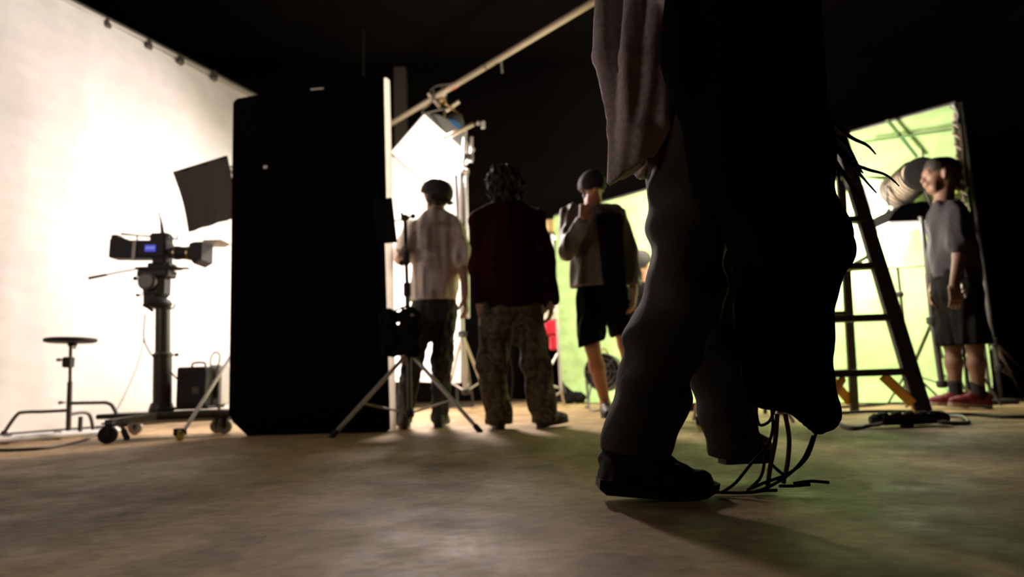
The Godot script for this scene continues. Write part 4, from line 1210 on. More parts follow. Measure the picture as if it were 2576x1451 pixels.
	var F := {"rb": rb, "lb": Vector3(rb.x - 0.62, 0, rb.z), "rt": Vector3(2.322, 1.920, -4.400), "lt": Vector3(2.322, 1.920, -4.400) - Vector3(0.32, 0, 0)}
	var Rr := {"rb": Vector3(2.501, 0.000, -4.943), "lb": Vector3(2.501, 0.000, -4.943) - Vector3(0.55, 0, 0), "rt": F.rt + Vector3(0.02, -0.04, -0.06), "lt": F.lt + Vector3(0.02, -0.04, -0.06)}
	o = thing("step_ladder", "dark step ladder with yellow braces behind the black bundle", "ladder", Vector3(rb.x - 0.3, 0, -4.3))
	for s in ["r", "l"]:
		part(o, "front_rail", Mb.new().beam(F[s + "b"], F[s + "t"], 0.04, 0.1, Vector3(1, 0, 0)), M.ladder_dark)
		part(o, "rear_rail", Mb.new().beam(Rr[s + "b"], Rr[s + "t"], 0.03, 0.06, Vector3(1, 0, 0)), M.ladder_dark)
	var hs := [Vector3(2.259, 0.290, -3.900).y, Vector3(2.246, 0.627, -3.950).y, Vector3(2.251, 0.966, -4.050).y, Vector3(2.207, 1.291, -4.150).y, 1.62]
	for h in hs:
		var k: float = h / F.rt.y
		var pr: Vector3 = F.rb.lerp(F.rt, k)
		var pl: Vector3 = F.lb.lerp(F.lt, k)
		part(o, "step", Mb.new().beam(pl, pr, 0.085, 0.042, Vector3.UP), M.ladder_dark)
	for h in [0.3, 0.72, 1.15]:
		var k: float = h / Rr.rt.y
		part(o, "rear_rung", Mb.new().beam(Rr.lb.lerp(Rr.lt, k), Rr.rb.lerp(Rr.rt, k), 0.03, 0.03, Vector3.UP), M.ladder_dark)
	part(o, "top_cap", Mb.new().box((F.rt + F.lt) / 2 + Vector3(0, 0.03, -0.03), Vector3(0.42, 0.06, 0.2), Basis(), 0.01), M.ladder_dark)
	for s in [1.0, -1.0]:
		var ft: Vector3 = F.rb if s > 0.0 else F.lb
		var kk: float = hs[0] / F.rt.y
		var stp: Vector3 = (F.rb.lerp(F.rt, kk) if s > 0.0 else F.lb.lerp(F.lt, kk)) - Vector3(s * 0.17, 0.02, 0)
		part(o, "front_brace", Mb.new().beam(stp, ft + Vector3(-s * 0.05, 0.1, -0.02), 0.02, 0.06, Vector3(0, 1, 0.4)), M.yellow_fibre, "yellow brace")
		part(o, "rail_shoe", Mb.new().beam(ft + Vector3(-s * 0.02, 0.03, 0.0), ft.lerp(F.rt if s > 0.0 else F.lt, 0.09) + Vector3(-s * 0.02, 0, 0.0), 0.012, 0.075, Vector3(1, 0, 0)), M.yellow_fibre, "yellow foot")
		var rft: Vector3 = Rr.rb if s > 0.0 else Rr.lb
		var rk: float = 0.3 / Rr.rt.y
		var rst: Vector3 = (Rr.rb.lerp(Rr.rt, rk) if s > 0.0 else Rr.lb.lerp(Rr.lt, rk)) - Vector3(s * 0.2, 0.0, 0)
		part(o, "rear_brace", Mb.new().beam(rst, rft + Vector3(-s * 0.02, 0.07, 0.0), 0.02, 0.07, Vector3(0, 1, 0.4)), M.yellow_fibre, "yellow brace")
		part(o, "spreader", Mb.new().beam(F[("r" if s > 0 else "l") + "b"].lerp(F[("r" if s > 0 else "l") + "t"], 0.55), Rr[("r" if s > 0 else "l") + "b"].lerp(Rr[("r" if s > 0 else "l") + "t"], 0.55), 0.008, 0.03), M.dark_steel)

	# ---- power strip and cables on the floor
	var ps := Vector3(2.110, 0.000, -3.590)
	o = thing("power_strip", "chunky black power strip on the floor at the ladder's foot", "power strip", ps)
	part(o, "body", Mb.new().beam(ps + Vector3(-0.17, 0.04, 0.0), ps + Vector3(0.17, 0.04, -0.02), 0.07, 0.055, Vector3.UP, 0.02), M.rubber)
	for i in 5:
		part(o, "socket_cover", Mb.new().lathe([[0.026, 0], [0.026, 0.012], [0.02, 0.018]], ps + Vector3(-0.14 + i * 0.07, 0.062, -0.006), Vector3.UP, 14), M.black_plastic)
	for e in [-1.0, 1.0]:
		part(o, "end_cap", Mb.new().lathe([[0.034, 0.0], [0.036, 0.02], [0.02, 0.045]], ps + Vector3(e * 0.165, 0.04, -0.01), Vector3(e, 0, -0.06), 14), M.rubber)
	part(o, "foot", Mb.new().box(ps + Vector3(-0.04, 0.008, 0.03), Vector3(0.05, 0.016, 0.05), Basis(), 0.004), M.rubber)
	var cl := [
		[[Vector3(2.114, 0.012, -4.736), Vector3(1.863, 0.012, -3.901), Vector3(1.746, 0.012, -3.508), Vector3(1.861, 0.012, -3.570), Vector3(1.922, 0.030, -3.515)], "dark cable running left from the power strip on the floor", M.cable_grey],
		[[Vector3(2.170, 0.030, -3.445), Vector3(2.332, 0.012, -3.577), Vector3(2.420, 0.012, -3.596), Vector3(2.584, 0.020, -3.885), Vector3(2.643, 0.012, -4.082), Vector3(2.580, 0.012, -4.216)], "looped dark cable end right of the power strip", M.cable_grey],
		[[Vector3(2.623, 0.012, -4.284), Vector3(2.831, 0.012, -4.143), Vector3(2.846, 0.012, -3.867), Vector3(3.130, 0.012, -3.768)], "black cable on the floor below the red shoes", M.rubber],
		[[Vector3(2.591, 0.012, -5.431), Vector3(2.886, 0.012, -5.500), Vector3(3.237, 0.012, -5.712), Vector3(3.354, 0.012, -5.410), Vector3(4.006, 0.012, -5.507), Vector3(4.407, 0.012, -5.476)], "black cable along the foot of the green screen", M.rubber],
		[[Vector3(2.199, 0.012, -4.677), Vector3(2.471, 0.012, -4.771), Vector3(2.674, 0.012, -4.680), Vector3(2.832, 0.012, -4.450)], "black cable passing under the step ladder", M.rubber],
	]
	for q in cl:
		solo("floor_cable", Mb.new().curve(q[0], 0.011, 8, 8), q[2], q[1], "cable", q[0][2], "cables on the floor by the ladder")
	# ---- round floor fan before the green screen
	var fc := Vector3(0.931, 0.369, -6.900)
	o = thing("floor_fan", "round drum fan on the floor behind the jacket person's legs", "fan", Vector3(fc.x, 0, fc.z))
	var fa := Vector3(-0.45, 0.08, 1).normalized()
	part(o, "drum", Mb.new().lathe([[0.185, -0.1], [0.195, -0.1], [0.195, 0.08], [0.185, 0.08], [0.185, -0.1]], fc, fa, 32), M.dark_steel)
	part(o, "motor", Mb.new().lathe([[0.02, -0.1], [0.06, -0.09], [0.06, 0.0], [0.03, 0.03]], fc, fa, 16), M.black_metal)
	var fx := fa.cross(Vector3.UP).normalized()
	var fy := fx.cross(fa)
	for i in 5:
		var an := TAU * i / 5.0
		var d := fx * cos(an) + fy * sin(an)
		part(o, "blade", Mb.new().prism([Vector2(0.03, -0.03), Vector2(0.17, -0.07), Vector2(0.175, 0.04), Vector2(0.03, 0.02)], fc - fa * 0.02, d, (fa.cross(d) + fa * 0.5).normalized(), fa * 0.004), M.black_plastic)
	for i in 4:
		var r := 0.05 + 0.045 * i
		var ring := []
		for j in 25:
			ring.append(fc + fa * 0.085 + (fx * cos(TAU * j / 24.0) + fy * sin(TAU * j / 24.0)) * r)
		part(o, "guard_ring", Mb.new().tube(ring, 0.004, 5), M.dark_steel)
	for i in 8:
		var d := fx * cos(TAU * i / 8.0) + fy * sin(TAU * i / 8.0)
		part(o, "guard_wire", Mb.new().tube([fc + fa * 0.086 + d * 0.04, fc + fa * 0.084 + d * 0.19], 0.003, 5), M.dark_steel)
	part(o, "handle", Mb.new().curve([fc + fy * 0.19 - fx * 0.05, fc + fy * 0.25, fc + fy * 0.19 + fx * 0.05], 0.01, 8, 5), M.brass)
	for e in [-1.0, 1.0]:
		part(o, "stand_leg", Mb.new().tube([fc + fx * e * 0.2, Vector3(fc.x + fx.x * e * 0.2, 0.012, fc.z + fx.z * e * 0.2 + 0.1), Vector3(fc.x + fx.x * e * 0.2, 0.012, fc.z + fx.z * e * 0.2 - 0.16)], 0.012, 8), M.dark_steel)
	part(o, "power_cord", Mb.new().curve([Vector3(0.776, 0.244, -6.800), Vector3(0.744, 0.118, -6.750), Vector3(0.714, 0.012, -6.467), Vector3(0.769, 0.012, -6.256), Vector3(0.955, 0.012, -6.634)], 0.009, 8, 6), M.cable_grey)

func cap(who: Node3D, c: Vector3, f: Vector3, m: Material, bill := 1.0) -> void:
	# c: middle of the head, f: where the bill points
	f = f.normalized()
	var r := f.cross(Vector3.UP).normalized()
	var u := r.cross(f).normalized()
	var o := part(who, "cap", blob([[c + u * 0.035 - f * 0.02, c + u * 0.04 + f * 0.025, 0.094, 0.09], [c + u * 0.02 - f * 0.03, c + u * 0.02 + f * 0.03, 0.092, 0.09]], 0.009, 0.04, 0.0, Vector3.ONE, [[c + u * -0.012, (-u - f * 0.12).normalized()]]), m)
	part(o, "bill", Mb.new().cloth(10, 5, func(a: float, b: float) -> Vector3:
		var an := (a - 0.5) * 2.0
		var rim := Vector3(an * 0.078, 0, 0.085 * sqrt(maxf(0.0, 1.0 - an * an * 0.75)))
		var tip := Vector3(an * 0.07, 0, 0.085 * sqrt(maxf(0.0, 1.0 - an * an * 0.75)) + 0.075 * bill * (1.0 - an * an * 0.45))
		var q := rim.lerp(tip, b)
		return c + r * q.x + f * q.z + u * (0.0 - 0.02 * an * an - 0.02 * b), 0.006), m)
	part(o, "button", Mb.new().ball(c + u * 0.133, Vector3.ONE * 0.008, Basis(), 8), m)

func feet_down(J: Dictionary) -> void:
	for s in ["l", "r"]:
		if not J.get("lift_" + s, false):
			J["an_" + s].y = 0.09
			J["toe_" + s].y = 0.03

func skin_of(J: Dictionary, sq: Vector3, s := 1.0) -> Array:
	var b := head_bones(J.head, J.face, J.neck, s)
	b.append([J.neck, J.chest, 0.06 * s, 0.1 * s])
	b.append([J.sh_l, J.sh_r, 0.052 * s, 0.052 * s])
	b.append([J.chest, J.pel, 0.125 * s, 0.12 * s, sq])
	for q in ["l", "r"]:
		b.append([J["sh_" + q], J["el_" + q], 0.046 * s, 0.038 * s])
		b.append([J["el_" + q], J["wr_" + q], 0.038 * s, 0.026 * s])
		b.append([J["hip_" + q], J["kn_" + q], 0.074 * s, 0.052 * s])
		b.append([J["kn_" + q], J["kn_" + q].lerp(J["an_" + q], 0.35), 0.05 * s, 0.054 * s])
		b.append([J["kn_" + q].lerp(J["an_" + q], 0.35), J["an_" + q], 0.054 * s, 0.034 * s])
		b.append([J["an_" + q], J["an_" + q].lerp(J["toe_" + q], 0.7) + Vector3(0, 0.01, 0), 0.034 * s, 0.022 * s])
	b.append([J.hip_l, J.hip_r, 0.085 * s, 0.085 * s])
	return b

func sleeve(J: Dictionary, q: String, k: float, r0: float, r1: float, r2 := 0.0) -> Array:
	# k 0..1 along the upper arm, 1..2 along the forearm
	var out := [[J["sh_" + q], J["sh_" + q].lerp(J["el_" + q], minf(k, 1.0)), r0, r1]]
	if k > 1.0:
		out.append([J["el_" + q], J["el_" + q].lerp(J["wr_" + q], k - 1.0), r1, r2])
	return out

func crew() -> void:
	# ---- person in the grey T-shirt, seen from behind
	var J := {"head": Vector3(-0.548, 1.711, -4.800), "face": Vector3(-0.55, -0.05, -0.85), "neck": Vector3(-0.554, 1.570, -4.800), "chest": Vector3(-0.551, 1.387, -4.800), "pel": Vector3(-0.577, 0.938, -4.800),
		"sh_l": Vector3(-0.699, 1.465, -4.800), "sh_r": Vector3(-0.404, 1.430, -4.800), "el_l": Vector3(-0.823, 1.236, -4.780), "el_r": Vector3(-0.352, 1.144, -4.760), "wr_l": Vector3(-0.771, 1.231, -4.580), "wr_r": Vector3(-0.339, 0.926, -4.720),
		"hip_l": Vector3(-0.649, 0.867, -4.800), "hip_r": Vector3(-0.505, 0.862, -4.800), "kn_l": Vector3(-0.729, 0.489, -4.720), "kn_r": Vector3(-0.525, 0.483, -4.780), "an_l": Vector3(-0.816, 0.081, -4.800), "an_r": Vector3(-0.558, 0.070, -4.850), "toe_l": Vector3(-0.873, 0.070, -5.030), "toe_r": Vector3(-0.533, 0.058, -5.050)}
	feet_down(J)
	var sq := Vector3(1, 1, 0.72)
	var o := thing("person", "person in grey T-shirt, dark jeans and backward cap seen from behind", "person", Vector3(J.pel.x, 0, J.pel.z))
	var body := blob(skin_of(J, sq), 0.012, 0.03)
	body.add(blob(hand(J.wr_l, Vector3(0.3, 0.6, -0.7), Vector3(0, 0, -1), 0.9), 0.004, 0.006))
	body.add(blob(hand(J.wr_r, Vector3(0.05, -1, 0.0), Vector3(-1, 0, -0.2), 0.7, 1.0, -1.0), 0.004, 0.006))
	part(o, "body", body, M.skin)
	var tb := [[J.chest + Vector3(0, 0.05, 0), J.chest.lerp(J.pel, 0.5), 0.165, 0.17, Vector3(1, 1, 0.7)], [J.chest.lerp(J.pel, 0.5), J.pel + Vector3(0, 0.02, 0), 0.17, 0.175, Vector3(1, 1, 0.74)], [J.sh_l, J.neck + Vector3(0, -0.03, 0), 0.062, 0.07], [J.sh_r, J.neck + Vector3(0, -0.03, 0), 0.062, 0.07]]
	tb += sleeve(J, "l", 0.85, 0.072, 0.08) + sleeve(J, "r", 0.72, 0.072, 0.085)
	part(o, "t_shirt", blob(tb, 0.011, 0.05, 0.02, Vector3(11, 2.6, 11), [[J.pel + Vector3(0, -0.02, 0), Vector3.DOWN]], 15), M.grey_shirt)
	var jb := [[J.pel + Vector3(0, 0.05, 0), J.pel + Vector3(0, -0.05, 0), 0.15, 0.155, Vector3(1, 1, 0.78)]]
	for q in ["l", "r"]:
		jb.append([J["hip_" + q], J["kn_" + q], 0.094, 0.075])
		jb.append([J["kn_" + q], J["an_" + q] + Vector3(0, -0.03, 0), 0.076, 0.06])
	part(o, "jeans", blob(jb, 0.012, 0.03, 0.014, Vector3(16, 12, 16), [[Vector3(0, 0.035, 0), Vector3.DOWN]], 16), M.jeans)
	shoe(J.an_l, J.toe_l, 0.0, M.shoe_black, M.shoe_sole, o)
	shoe(J.an_r, J.toe_r, 0.0, M.shoe_black, M.shoe_sole, o)
	part(o, "hair", blob([[J.head + Vector3(0, 0.01, 0), J.head + Vector3(0.01, -0.03, 0.03), 0.085, 0.075]], 0.012, 0.03, 0.015, Vector3(30, 20, 30)), M.hair)
	cap(o, J.head, Vector3(0.8, -0.28, 0.35), M.cap_cloth, 1.0)

	# ---- person in the maroon sweater, seen from behind
	J = {"head": Vector3(-0.025, 1.667, -4.450), "face": Vector3(0.1, -0.25, -1), "neck": Vector3(-0.024, 1.518, -4.450), "chest": Vector3(-0.022, 1.348, -4.450), "pel": Vector3(-0.004, 0.833, -4.450),
		"sh_l": Vector3(-0.207, 1.425, -4.450), "sh_r": Vector3(0.174, 1.420, -4.450), "el_l": Vector3(-0.227, 1.126, -4.500), "el_r": Vector3(0.248, 1.112, -4.470), "wr_l": Vector3(-0.220, 0.870, -4.400), "wr_r": Vector3(0.265, 0.837, -4.400),
		"hip_l": Vector3(-0.117, 0.783, -4.450), "hip_r": Vector3(0.103, 0.775, -4.450), "kn_l": Vector3(-0.151, 0.420, -4.430), "kn_r": Vector3(0.147, 0.410, -4.430), "an_l": Vector3(-0.121, 0.050, -4.470), "an_r": Vector3(0.191, 0.040, -4.450), "toe_l": Vector3(-0.167, 0.037, -4.700), "toe_r": Vector3(0.347, 0.029, -4.550)}
	feet_down(J)
	o = thing("person", "person in maroon sweater and baggy camouflage trousers seen from behind", "person", Vector3(J.pel.x, 0, J.pel.z))
	body = blob(skin_of(J, sq, 1.02), 0.012, 0.03)
	body.add(blob(hand(J.wr_l, Vector3(0.2, -1, -0.15), Vector3(0.3, 0, -1), 0.5), 0.004, 0.006))
	body.add(blob(hand(J.wr_r, Vector3(-0.1, -1, -0.1), Vector3(-1, 0, -0.2), 0.7, 1.0, -1.0), 0.004, 0.006))
	part(o, "body", body, M.skin)
	tb = [[J.chest + Vector3(0, 0.05, 0), J.chest.lerp(J.pel, 0.5), 0.175, 0.195, Vector3(1, 1, 0.68)], [J.chest.lerp(J.pel, 0.5), J.pel + Vector3(0, 0.02, 0), 0.195, 0.205, Vector3(1, 1, 0.72)], [J.sh_l, J.neck + Vector3(0, -0.02, 0), 0.07, 0.075], [J.sh_r, J.neck + Vector3(0, -0.02, 0), 0.07, 0.075]]
	tb += sleeve(J, "l", 1.95, 0.075, 0.062, 0.048) + sleeve(J, "r", 1.95, 0.075, 0.066, 0.046)
	part(o, "sweater", blob(tb, 0.011, 0.04, 0.018, Vector3(9, 3, 9), [[J.pel + Vector3(0, -0.03, 0), Vector3.DOWN]], 17), M.maroon_knit)
	jb = [[J.pel + Vector3(0, 0.04, 0), J.pel + Vector3(0, -0.08, 0), 0.17, 0.178, Vector3(1, 1, 0.7)]]
	for q in ["l", "r"]:
		jb.append([J["hip_" + q], J["kn_" + q], 0.112, 0.1])
		jb.append([J["kn_" + q], J["an_" + q] + Vector3(0, -0.02, 0), 0.1, 0.088])
	part(o, "trousers", blob(jb, 0.012, 0.03, 0.024, Vector3(9, 5, 9), [[Vector3(0, 0.03, 0), Vector3.DOWN]], 18), M.camo)
	part(o, "trouser_cord", Mb.new().curve([Vector3(0.005, 0.697, -4.300), Vector3(-0.009, 0.593, -4.300), Vector3(-0.028, 0.490, -4.300), Vector3(-0.016, 0.387, -4.300), Vector3(-0.017, 0.284, -4.320), Vector3(-0.036, 0.182, -4.340)], 0.007, 6, 6), M.cable_grey)
	shoe(J.an_l, J.toe_l, 0.0, M.shoe_black, M.shoe_sole, o)
	shoe(J.an_r, J.toe_r, 0.0, M.shoe_black, M.shoe_sole, o)
	part(o, "hair", blob([[J.head + Vector3(-0.015, 0.03, 0.01), J.head + Vector3(0.015, 0.03, 0.01), 0.108, 0.108], [J.head + Vector3(-0.02, -0.05, 0.02), J.head + Vector3(0.02, -0.06, 0.02), 0.088, 0.088]], 0.01, 0.04, 0.045, Vector3(22, 16, 22), [], 19), M.hair)

	# ---- person in the jacket, facing the camera, hand to the face
	J = {"head": Vector3(0.625, 1.716, -4.750), "face": Vector3(0.1, -0.15, 1), "neck": Vector3(0.625, 1.544, -4.770), "chest": Vector3(0.628, 1.364, -4.750), "pel": Vector3(0.658, 0.994, -4.770),
		"sh_l": Vector3(0.464, 1.526, -4.770), "sh_r": Vector3(0.789, 1.514, -4.770), "el_l": Vector3(0.408, 1.232, -4.620), "el_r": Vector3(0.877, 1.211, -4.780), "wr_l": Vector3(0.520, 1.431, -4.500), "wr_r": Vector3(0.882, 0.909, -4.700),
		"hip_l": Vector3(0.572, 0.923, -4.770), "hip_r": Vector3(0.747, 0.917, -4.770), "kn_l": Vector3(0.556, 0.536, -4.680), "kn_r": Vector3(0.818, 0.556, -4.850), "an_l": Vector3(0.652, 0.102, -4.850), "an_r": Vector3(0.927, 0.069, -5.000), "toe_l": Vector3(0.634, 0.036, -4.620), "toe_r": Vector3(0.913, 0.078, -4.800), "lift_l": true}
	feet_down(J)
	J.an_l.y = 0.125
	J.toe_l.y = 0.035
	o = thing("person", "person in open dark jacket, cap and black shorts, one hand at the face", "person", Vector3(J.pel.x, 0, J.pel.z))
	body = blob(skin_of(J, sq, 1.02), 0.011, 0.026)
	body.add(blob(hand(J.wr_l, Vector3(0.549, 1.568, -4.550) - J.wr_l, Vector3(0.1, 0.0, -1), 0.75, 1.0, -1.0), 0.004, 0.006))
	body.add(blob(hand(J.wr_r, Vector3(-0.12, -1, 0.1), Vector3(-1, 0, -0.2), 0.8), 0.004, 0.006))
	part(o, "body", body, M.skin_warm)
	part(o, "shirt", blob([[J.chest + Vector3(0.02, 0.06, 0), J.pel, 0.135, 0.145, Vector3(1, 1, 0.75)]], 0.012, 0.03, 0.01, Vector3(10, 4, 10), [[J.pel + Vector3(0, -0.06, 0), Vector3.DOWN]]), M.shorts_cloth)
	# jacket hangs open: its left front is swung aside
	tb = [[J.chest + Vector3(-0.02, 0.05, -0.005), J.chest.lerp(J.pel, 0.5) + Vector3(-0.03, 0, 0.01), 0.165, 0.175, Vector3(1, 1, 0.78)], [J.chest.lerp(J.pel, 0.5) + Vector3(-0.03, 0, 0.01), J.pel + Vector3(-0.05, 0, 0.01), 0.175, 0.185, Vector3(1, 1, 0.78)], [J.sh_l, J.neck + Vector3(-0.02, -0.02, 0), 0.07, 0.08], [J.sh_r, J.neck + Vector3(0.02, -0.02, 0), 0.07, 0.08], [J.chest + Vector3(0.1, 0, 0.0), J.pel + Vector3(0.13, -0.02, 0.02), 0.08, 0.085]]
	tb += sleeve(J, "l", 1.85, 0.076, 0.07, 0.052) + sleeve(J, "r", 1.95, 0.074, 0.068, 0.055)
	part(o, "jacket", blob(tb, 0.011, 0.03, 0.02, Vector3(11, 3.2, 11), [[J.pel + Vector3(0, -0.02, 0), Vector3.DOWN]], 22), M.jacket)
	part(o, "collar", Mb.new().curve([J.neck + Vector3(-0.075, -0.03, 0.09), J.neck + Vector3(-0.09, 0.02, 0.02), J.neck + Vector3(0, 0.035, -0.075), J.neck + Vector3(0.09, 0.02, 0.02), J.neck + Vector3(0.085, -0.05, 0.09)], 0.018, 8, 6), M.jacket)
	part(o, "dark_front", Mb.new().cloth(8, 16, func(u: float, w: float) -> Vector3:
		return Vector3(lerpf(J.chest.x - 0.005 + 0.03 * w, J.chest.x + 0.18, u), lerpf(J.neck.y - 0.06, J.pel.y - 0.03, w), J.pel.z + 0.15 + 0.02 * sin(u * PI)), 0.01), M.shorts_cloth)
	jb = [[J.pel + Vector3(0, 0.05, 0), J.pel + Vector3(0, -0.08, 0), 0.16, 0.17, Vector3(1, 1, 0.78)]]
	for q in ["l", "r"]:
		jb.append([J["hip_" + q], J["hip_" + q].lerp(J["kn_" + q], 0.95 if q == "l" else 0.7), 0.105, 0.1])
	part(o, "shorts", blob(jb, 0.012, 0.03, 0.014, Vector3(12, 5, 12), [[J.kn_l + Vector3(0, 0.02, 0), Vector3(0.28, -1, 0).normalized()]], 24), M.shorts_cloth)
	shoe(J.an_l, J.toe_l, 0.03, M.shoe_black, M.shoe_sole, o)
	shoe(J.an_r, J.toe_r, 0.0, M.shoe_black, M.shoe_sole, o)
	part(o, "hair", blob([[J.head + Vector3(0, 0.02, -0.02), J.head + Vector3(0, -0.02, -0.03), 0.083, 0.075]], 0.012, 0.03, 0.01, Vector3(30, 20, 30)), M.hair)
	cap(o, J.head, Vector3(0.1, -0.02, 1), M.cap_cloth, 0.8)
	var eg := Mb.new()
	for e in [-1.0, 1.0]:
		var ring := []
		for j in 13:
			ring.append(J.head + Vector3(e * 0.034 + 0.028 * cos(TAU * j / 12.0) + 0.01, 0.005 + 0.02 * sin(TAU * j / 12.0), 0.102))
		eg.tube(ring, 0.003, 5)
		eg.tube([J.head + Vector3(e * 0.062 + 0.01, 0.008, 0.1), J.head + Vector3(e * 0.085, 0.01, 0.0)], 0.003, 5)
	part(o, "spectacles", eg, M.black_plastic)

	# ---- person far back, only the bowed head shows
	J = {"head": Vector3(1.303, 1.438, -6.500), "face": Vector3(-0.55, -0.45, 0.7), "neck": Vector3(1.341, 1.283, -6.500), "chest": Vector3(1.362, 1.114, -6.500), "pel": Vector3(1.377, 0.688, -6.550),
		"sh_l": Vector3(1.239, 1.190, -6.500), "sh_r": Vector3(1.509, 1.181, -6.500), "el_l": Vector3(1.241, 0.981, -6.450), "el_r": Vector3(1.546, 0.950, -6.450), "wr_l": Vector3(1.264, 0.810, -6.300), "wr_r": Vector3(1.440, 0.804, -6.300),
		"hip_l": Vector3(1.301, 0.619, -6.550), "hip_r": Vector3(1.451, 0.614, -6.550), "kn_l": Vector3(1.274, 0.337, -6.500), "kn_r": Vector3(1.429, 0.332, -6.500), "an_l": Vector3(1.266, 0.066, -6.550), "an_r": Vector3(1.430, 0.061, -6.550), "toe_l": Vector3(1.197, 0.076, -6.330), "toe_r": Vector3(1.382, 0.069, -6.330)}
	feet_down(J)
	o = thing("person", "person far back before the green screen, bowed head in a dark cap", "person", Vector3(J.pel.x, 0, J.pel.z))
	body = blob(skin_of(J, sq, 0.98), 0.013, 0.03)
	body.add(blob(hand(J.wr_l, Vector3(0.6, -0.3, 0.5), Vector3(0, -1, 0), 0.8), 0.005, 0.006))
	body.add(blob(hand(J.wr_r, Vector3(-0.6, -0.3, 0.5), Vector3(0, -1, 0), 0.8, 1.0, -1.0), 0.005, 0.006))
	part(o, "body", body, M.skin_warm)
	tb = [[J.chest, J.pel, 0.16, 0.165, Vector3(1, 1, 0.72)], [J.sh_l, J.sh_r, 0.065, 0.065]] + sleeve(J, "l", 0.9, 0.07, 0.07) + sleeve(J, "r", 0.9, 0.07, 0.07)
	part(o, "t_shirt", blob(tb, 0.014, 0.04, 0.015, Vector3(12, 4, 12)), M.shorts_cloth)
	jb = []
	for q in ["l", "r"]:
		jb.append([J["hip_" + q], J["kn_" + q], 0.1, 0.075])
		jb.append([J["kn_" + q], J["an_" + q], 0.075, 0.065])
	part(o, "trousers", blob(jb, 0.014, 0.03, 0.012), M.jeans)
	shoe(J.an_l, J.toe_l, 0.0, M.shoe_black, M.shoe_sole, o)
	shoe(J.an_r, J.toe_r, 0.0, M.shoe_black, M.shoe_sole, o)
	cap(o, J.head, Vector3(-0.55, -0.35, 0.7), M.cap_cloth, 0.35)

	# ---- person at the right in profile
	J = {"head": Vector3(3.295, 1.743, -4.850), "face": Vector3(-1, 0.02, -0.25), "neck": Vector3(3.283, 1.507, -4.850), "chest": Vector3(3.318, 1.351, -4.850), "pel": Vector3(3.310, 0.942, -4.850),
		"sh_l": Vector3(3.411, 1.453, -5.000), "sh_r": Vector3(3.275, 1.383, -4.700), "el_l": Vector3(3.316, 1.141, -5.030), "el_r": Vector3(3.209, 1.087, -4.640), "wr_l": Vector3(3.220, 0.913, -4.980), "wr_r": Vector3(3.100, 0.860, -4.580),
		"hip_l": Vector3(3.346, 0.865, -4.950), "hip_r": Vector3(3.293, 0.842, -4.770), "kn_l": Vector3(3.288, 0.460, -4.950), "kn_r": Vector3(3.322, 0.449, -4.760), "an_l": Vector3(3.271, 0.122, -4.950), "an_r": Vector3(3.321, 0.123, -4.780), "toe_l": Vector3(3.076, 0.084, -4.980), "toe_r": Vector3(3.094, 0.088, -4.780)}
	feet_down(J)
	o = thing("person", "person in lavender T-shirt, dark shorts and red shoes, in profile", "person", Vector3(J.pel.x, 0, J.pel.z))
	sq = Vector3(0.75, 1, 1)
	var jb5 := skin_of(J, sq, 1.02)
	jb5 = head_bones(J.head, J.face, J.neck, 1.15) + jb5.slice(9)
	body = blob(jb5, 0.011, 0.026)
	body.add(blob(hand(J.wr_l, Vector3(-0.15, -1, 0.0), Vector3(0.2, 0, 1), 0.6), 0.004, 0.006))
	body.add(blob(hand(J.wr_r, Vector3(0.05, -1, 0.0), Vector3(0.2, 0, -1), 0.7), 0.004, 0.006))
	part(o, "body", body, M.skin_dark)
	tb = [[J.chest + Vector3(-0.01, 0.04, 0), J.chest.lerp(J.pel, 0.5), 0.17, 0.175, Vector3(0.78, 1, 1)], [J.chest.lerp(J.pel, 0.5), J.pel + Vector3(0, 0.0, 0), 0.175, 0.18, Vector3(0.86, 1, 1)], [J.sh_l, J.neck + Vector3(0.01, -0.03, 0), 0.068, 0.078], [J.sh_r, J.neck + Vector3(0.01, -0.03, 0), 0.068, 0.078]]
	tb += sleeve(J, "l", 0.7, 0.075, 0.08) + sleeve(J, "r", 0.7, 0.075, 0.082)
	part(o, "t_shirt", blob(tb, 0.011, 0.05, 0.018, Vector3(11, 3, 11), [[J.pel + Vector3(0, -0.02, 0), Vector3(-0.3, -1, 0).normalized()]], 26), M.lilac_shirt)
	jb = [[J.pel + Vector3(0, 0.03, 0), J.pel + Vector3(0, -0.1, 0), 0.165, 0.175, Vector3(0.9, 1, 1)]]
	for q in ["l", "r"]:
		jb.append([J["hip_" + q], J["kn_" + q] + Vector3(0, 0.02, 0), 0.11, 0.108])
	part(o, "shorts", blob(jb, 0.012, 0.03, 0.018, Vector3(12, 4, 12), [[J.kn_l + Vector3(0, 0.0, 0), Vector3.DOWN]], 27), M.shorts_cloth)
	for q in ["l", "r"]:
		part(o, "sock", blob([[J["an_" + q] + Vector3(0, 0.09, 0), J["an_" + q], 0.046, 0.042], [J["an_" + q], J["an_" + q].lerp(J["toe_" + q], 0.3), 0.04, 0.034]], 0.01, 0.02), M.sock)
		shoe(J["an_" + q], J["toe_" + q], 0.0, M.shoe_red, M.shoe_pale, o, M.shoe_pale)
	part(o, "hair", blob([[J.head + Vector3(-0.02, 0.062, 0), J.head + Vector3(0.05, 0.055, 0), 0.088, 0.096], [J.head + Vector3(0.05, 0.02, 0), J.head + Vector3(0.06, -0.04, 0.0), 0.092, 0.07]], 0.011, 0.03, 0.004, Vector3(18, 14, 18)), M.hair)
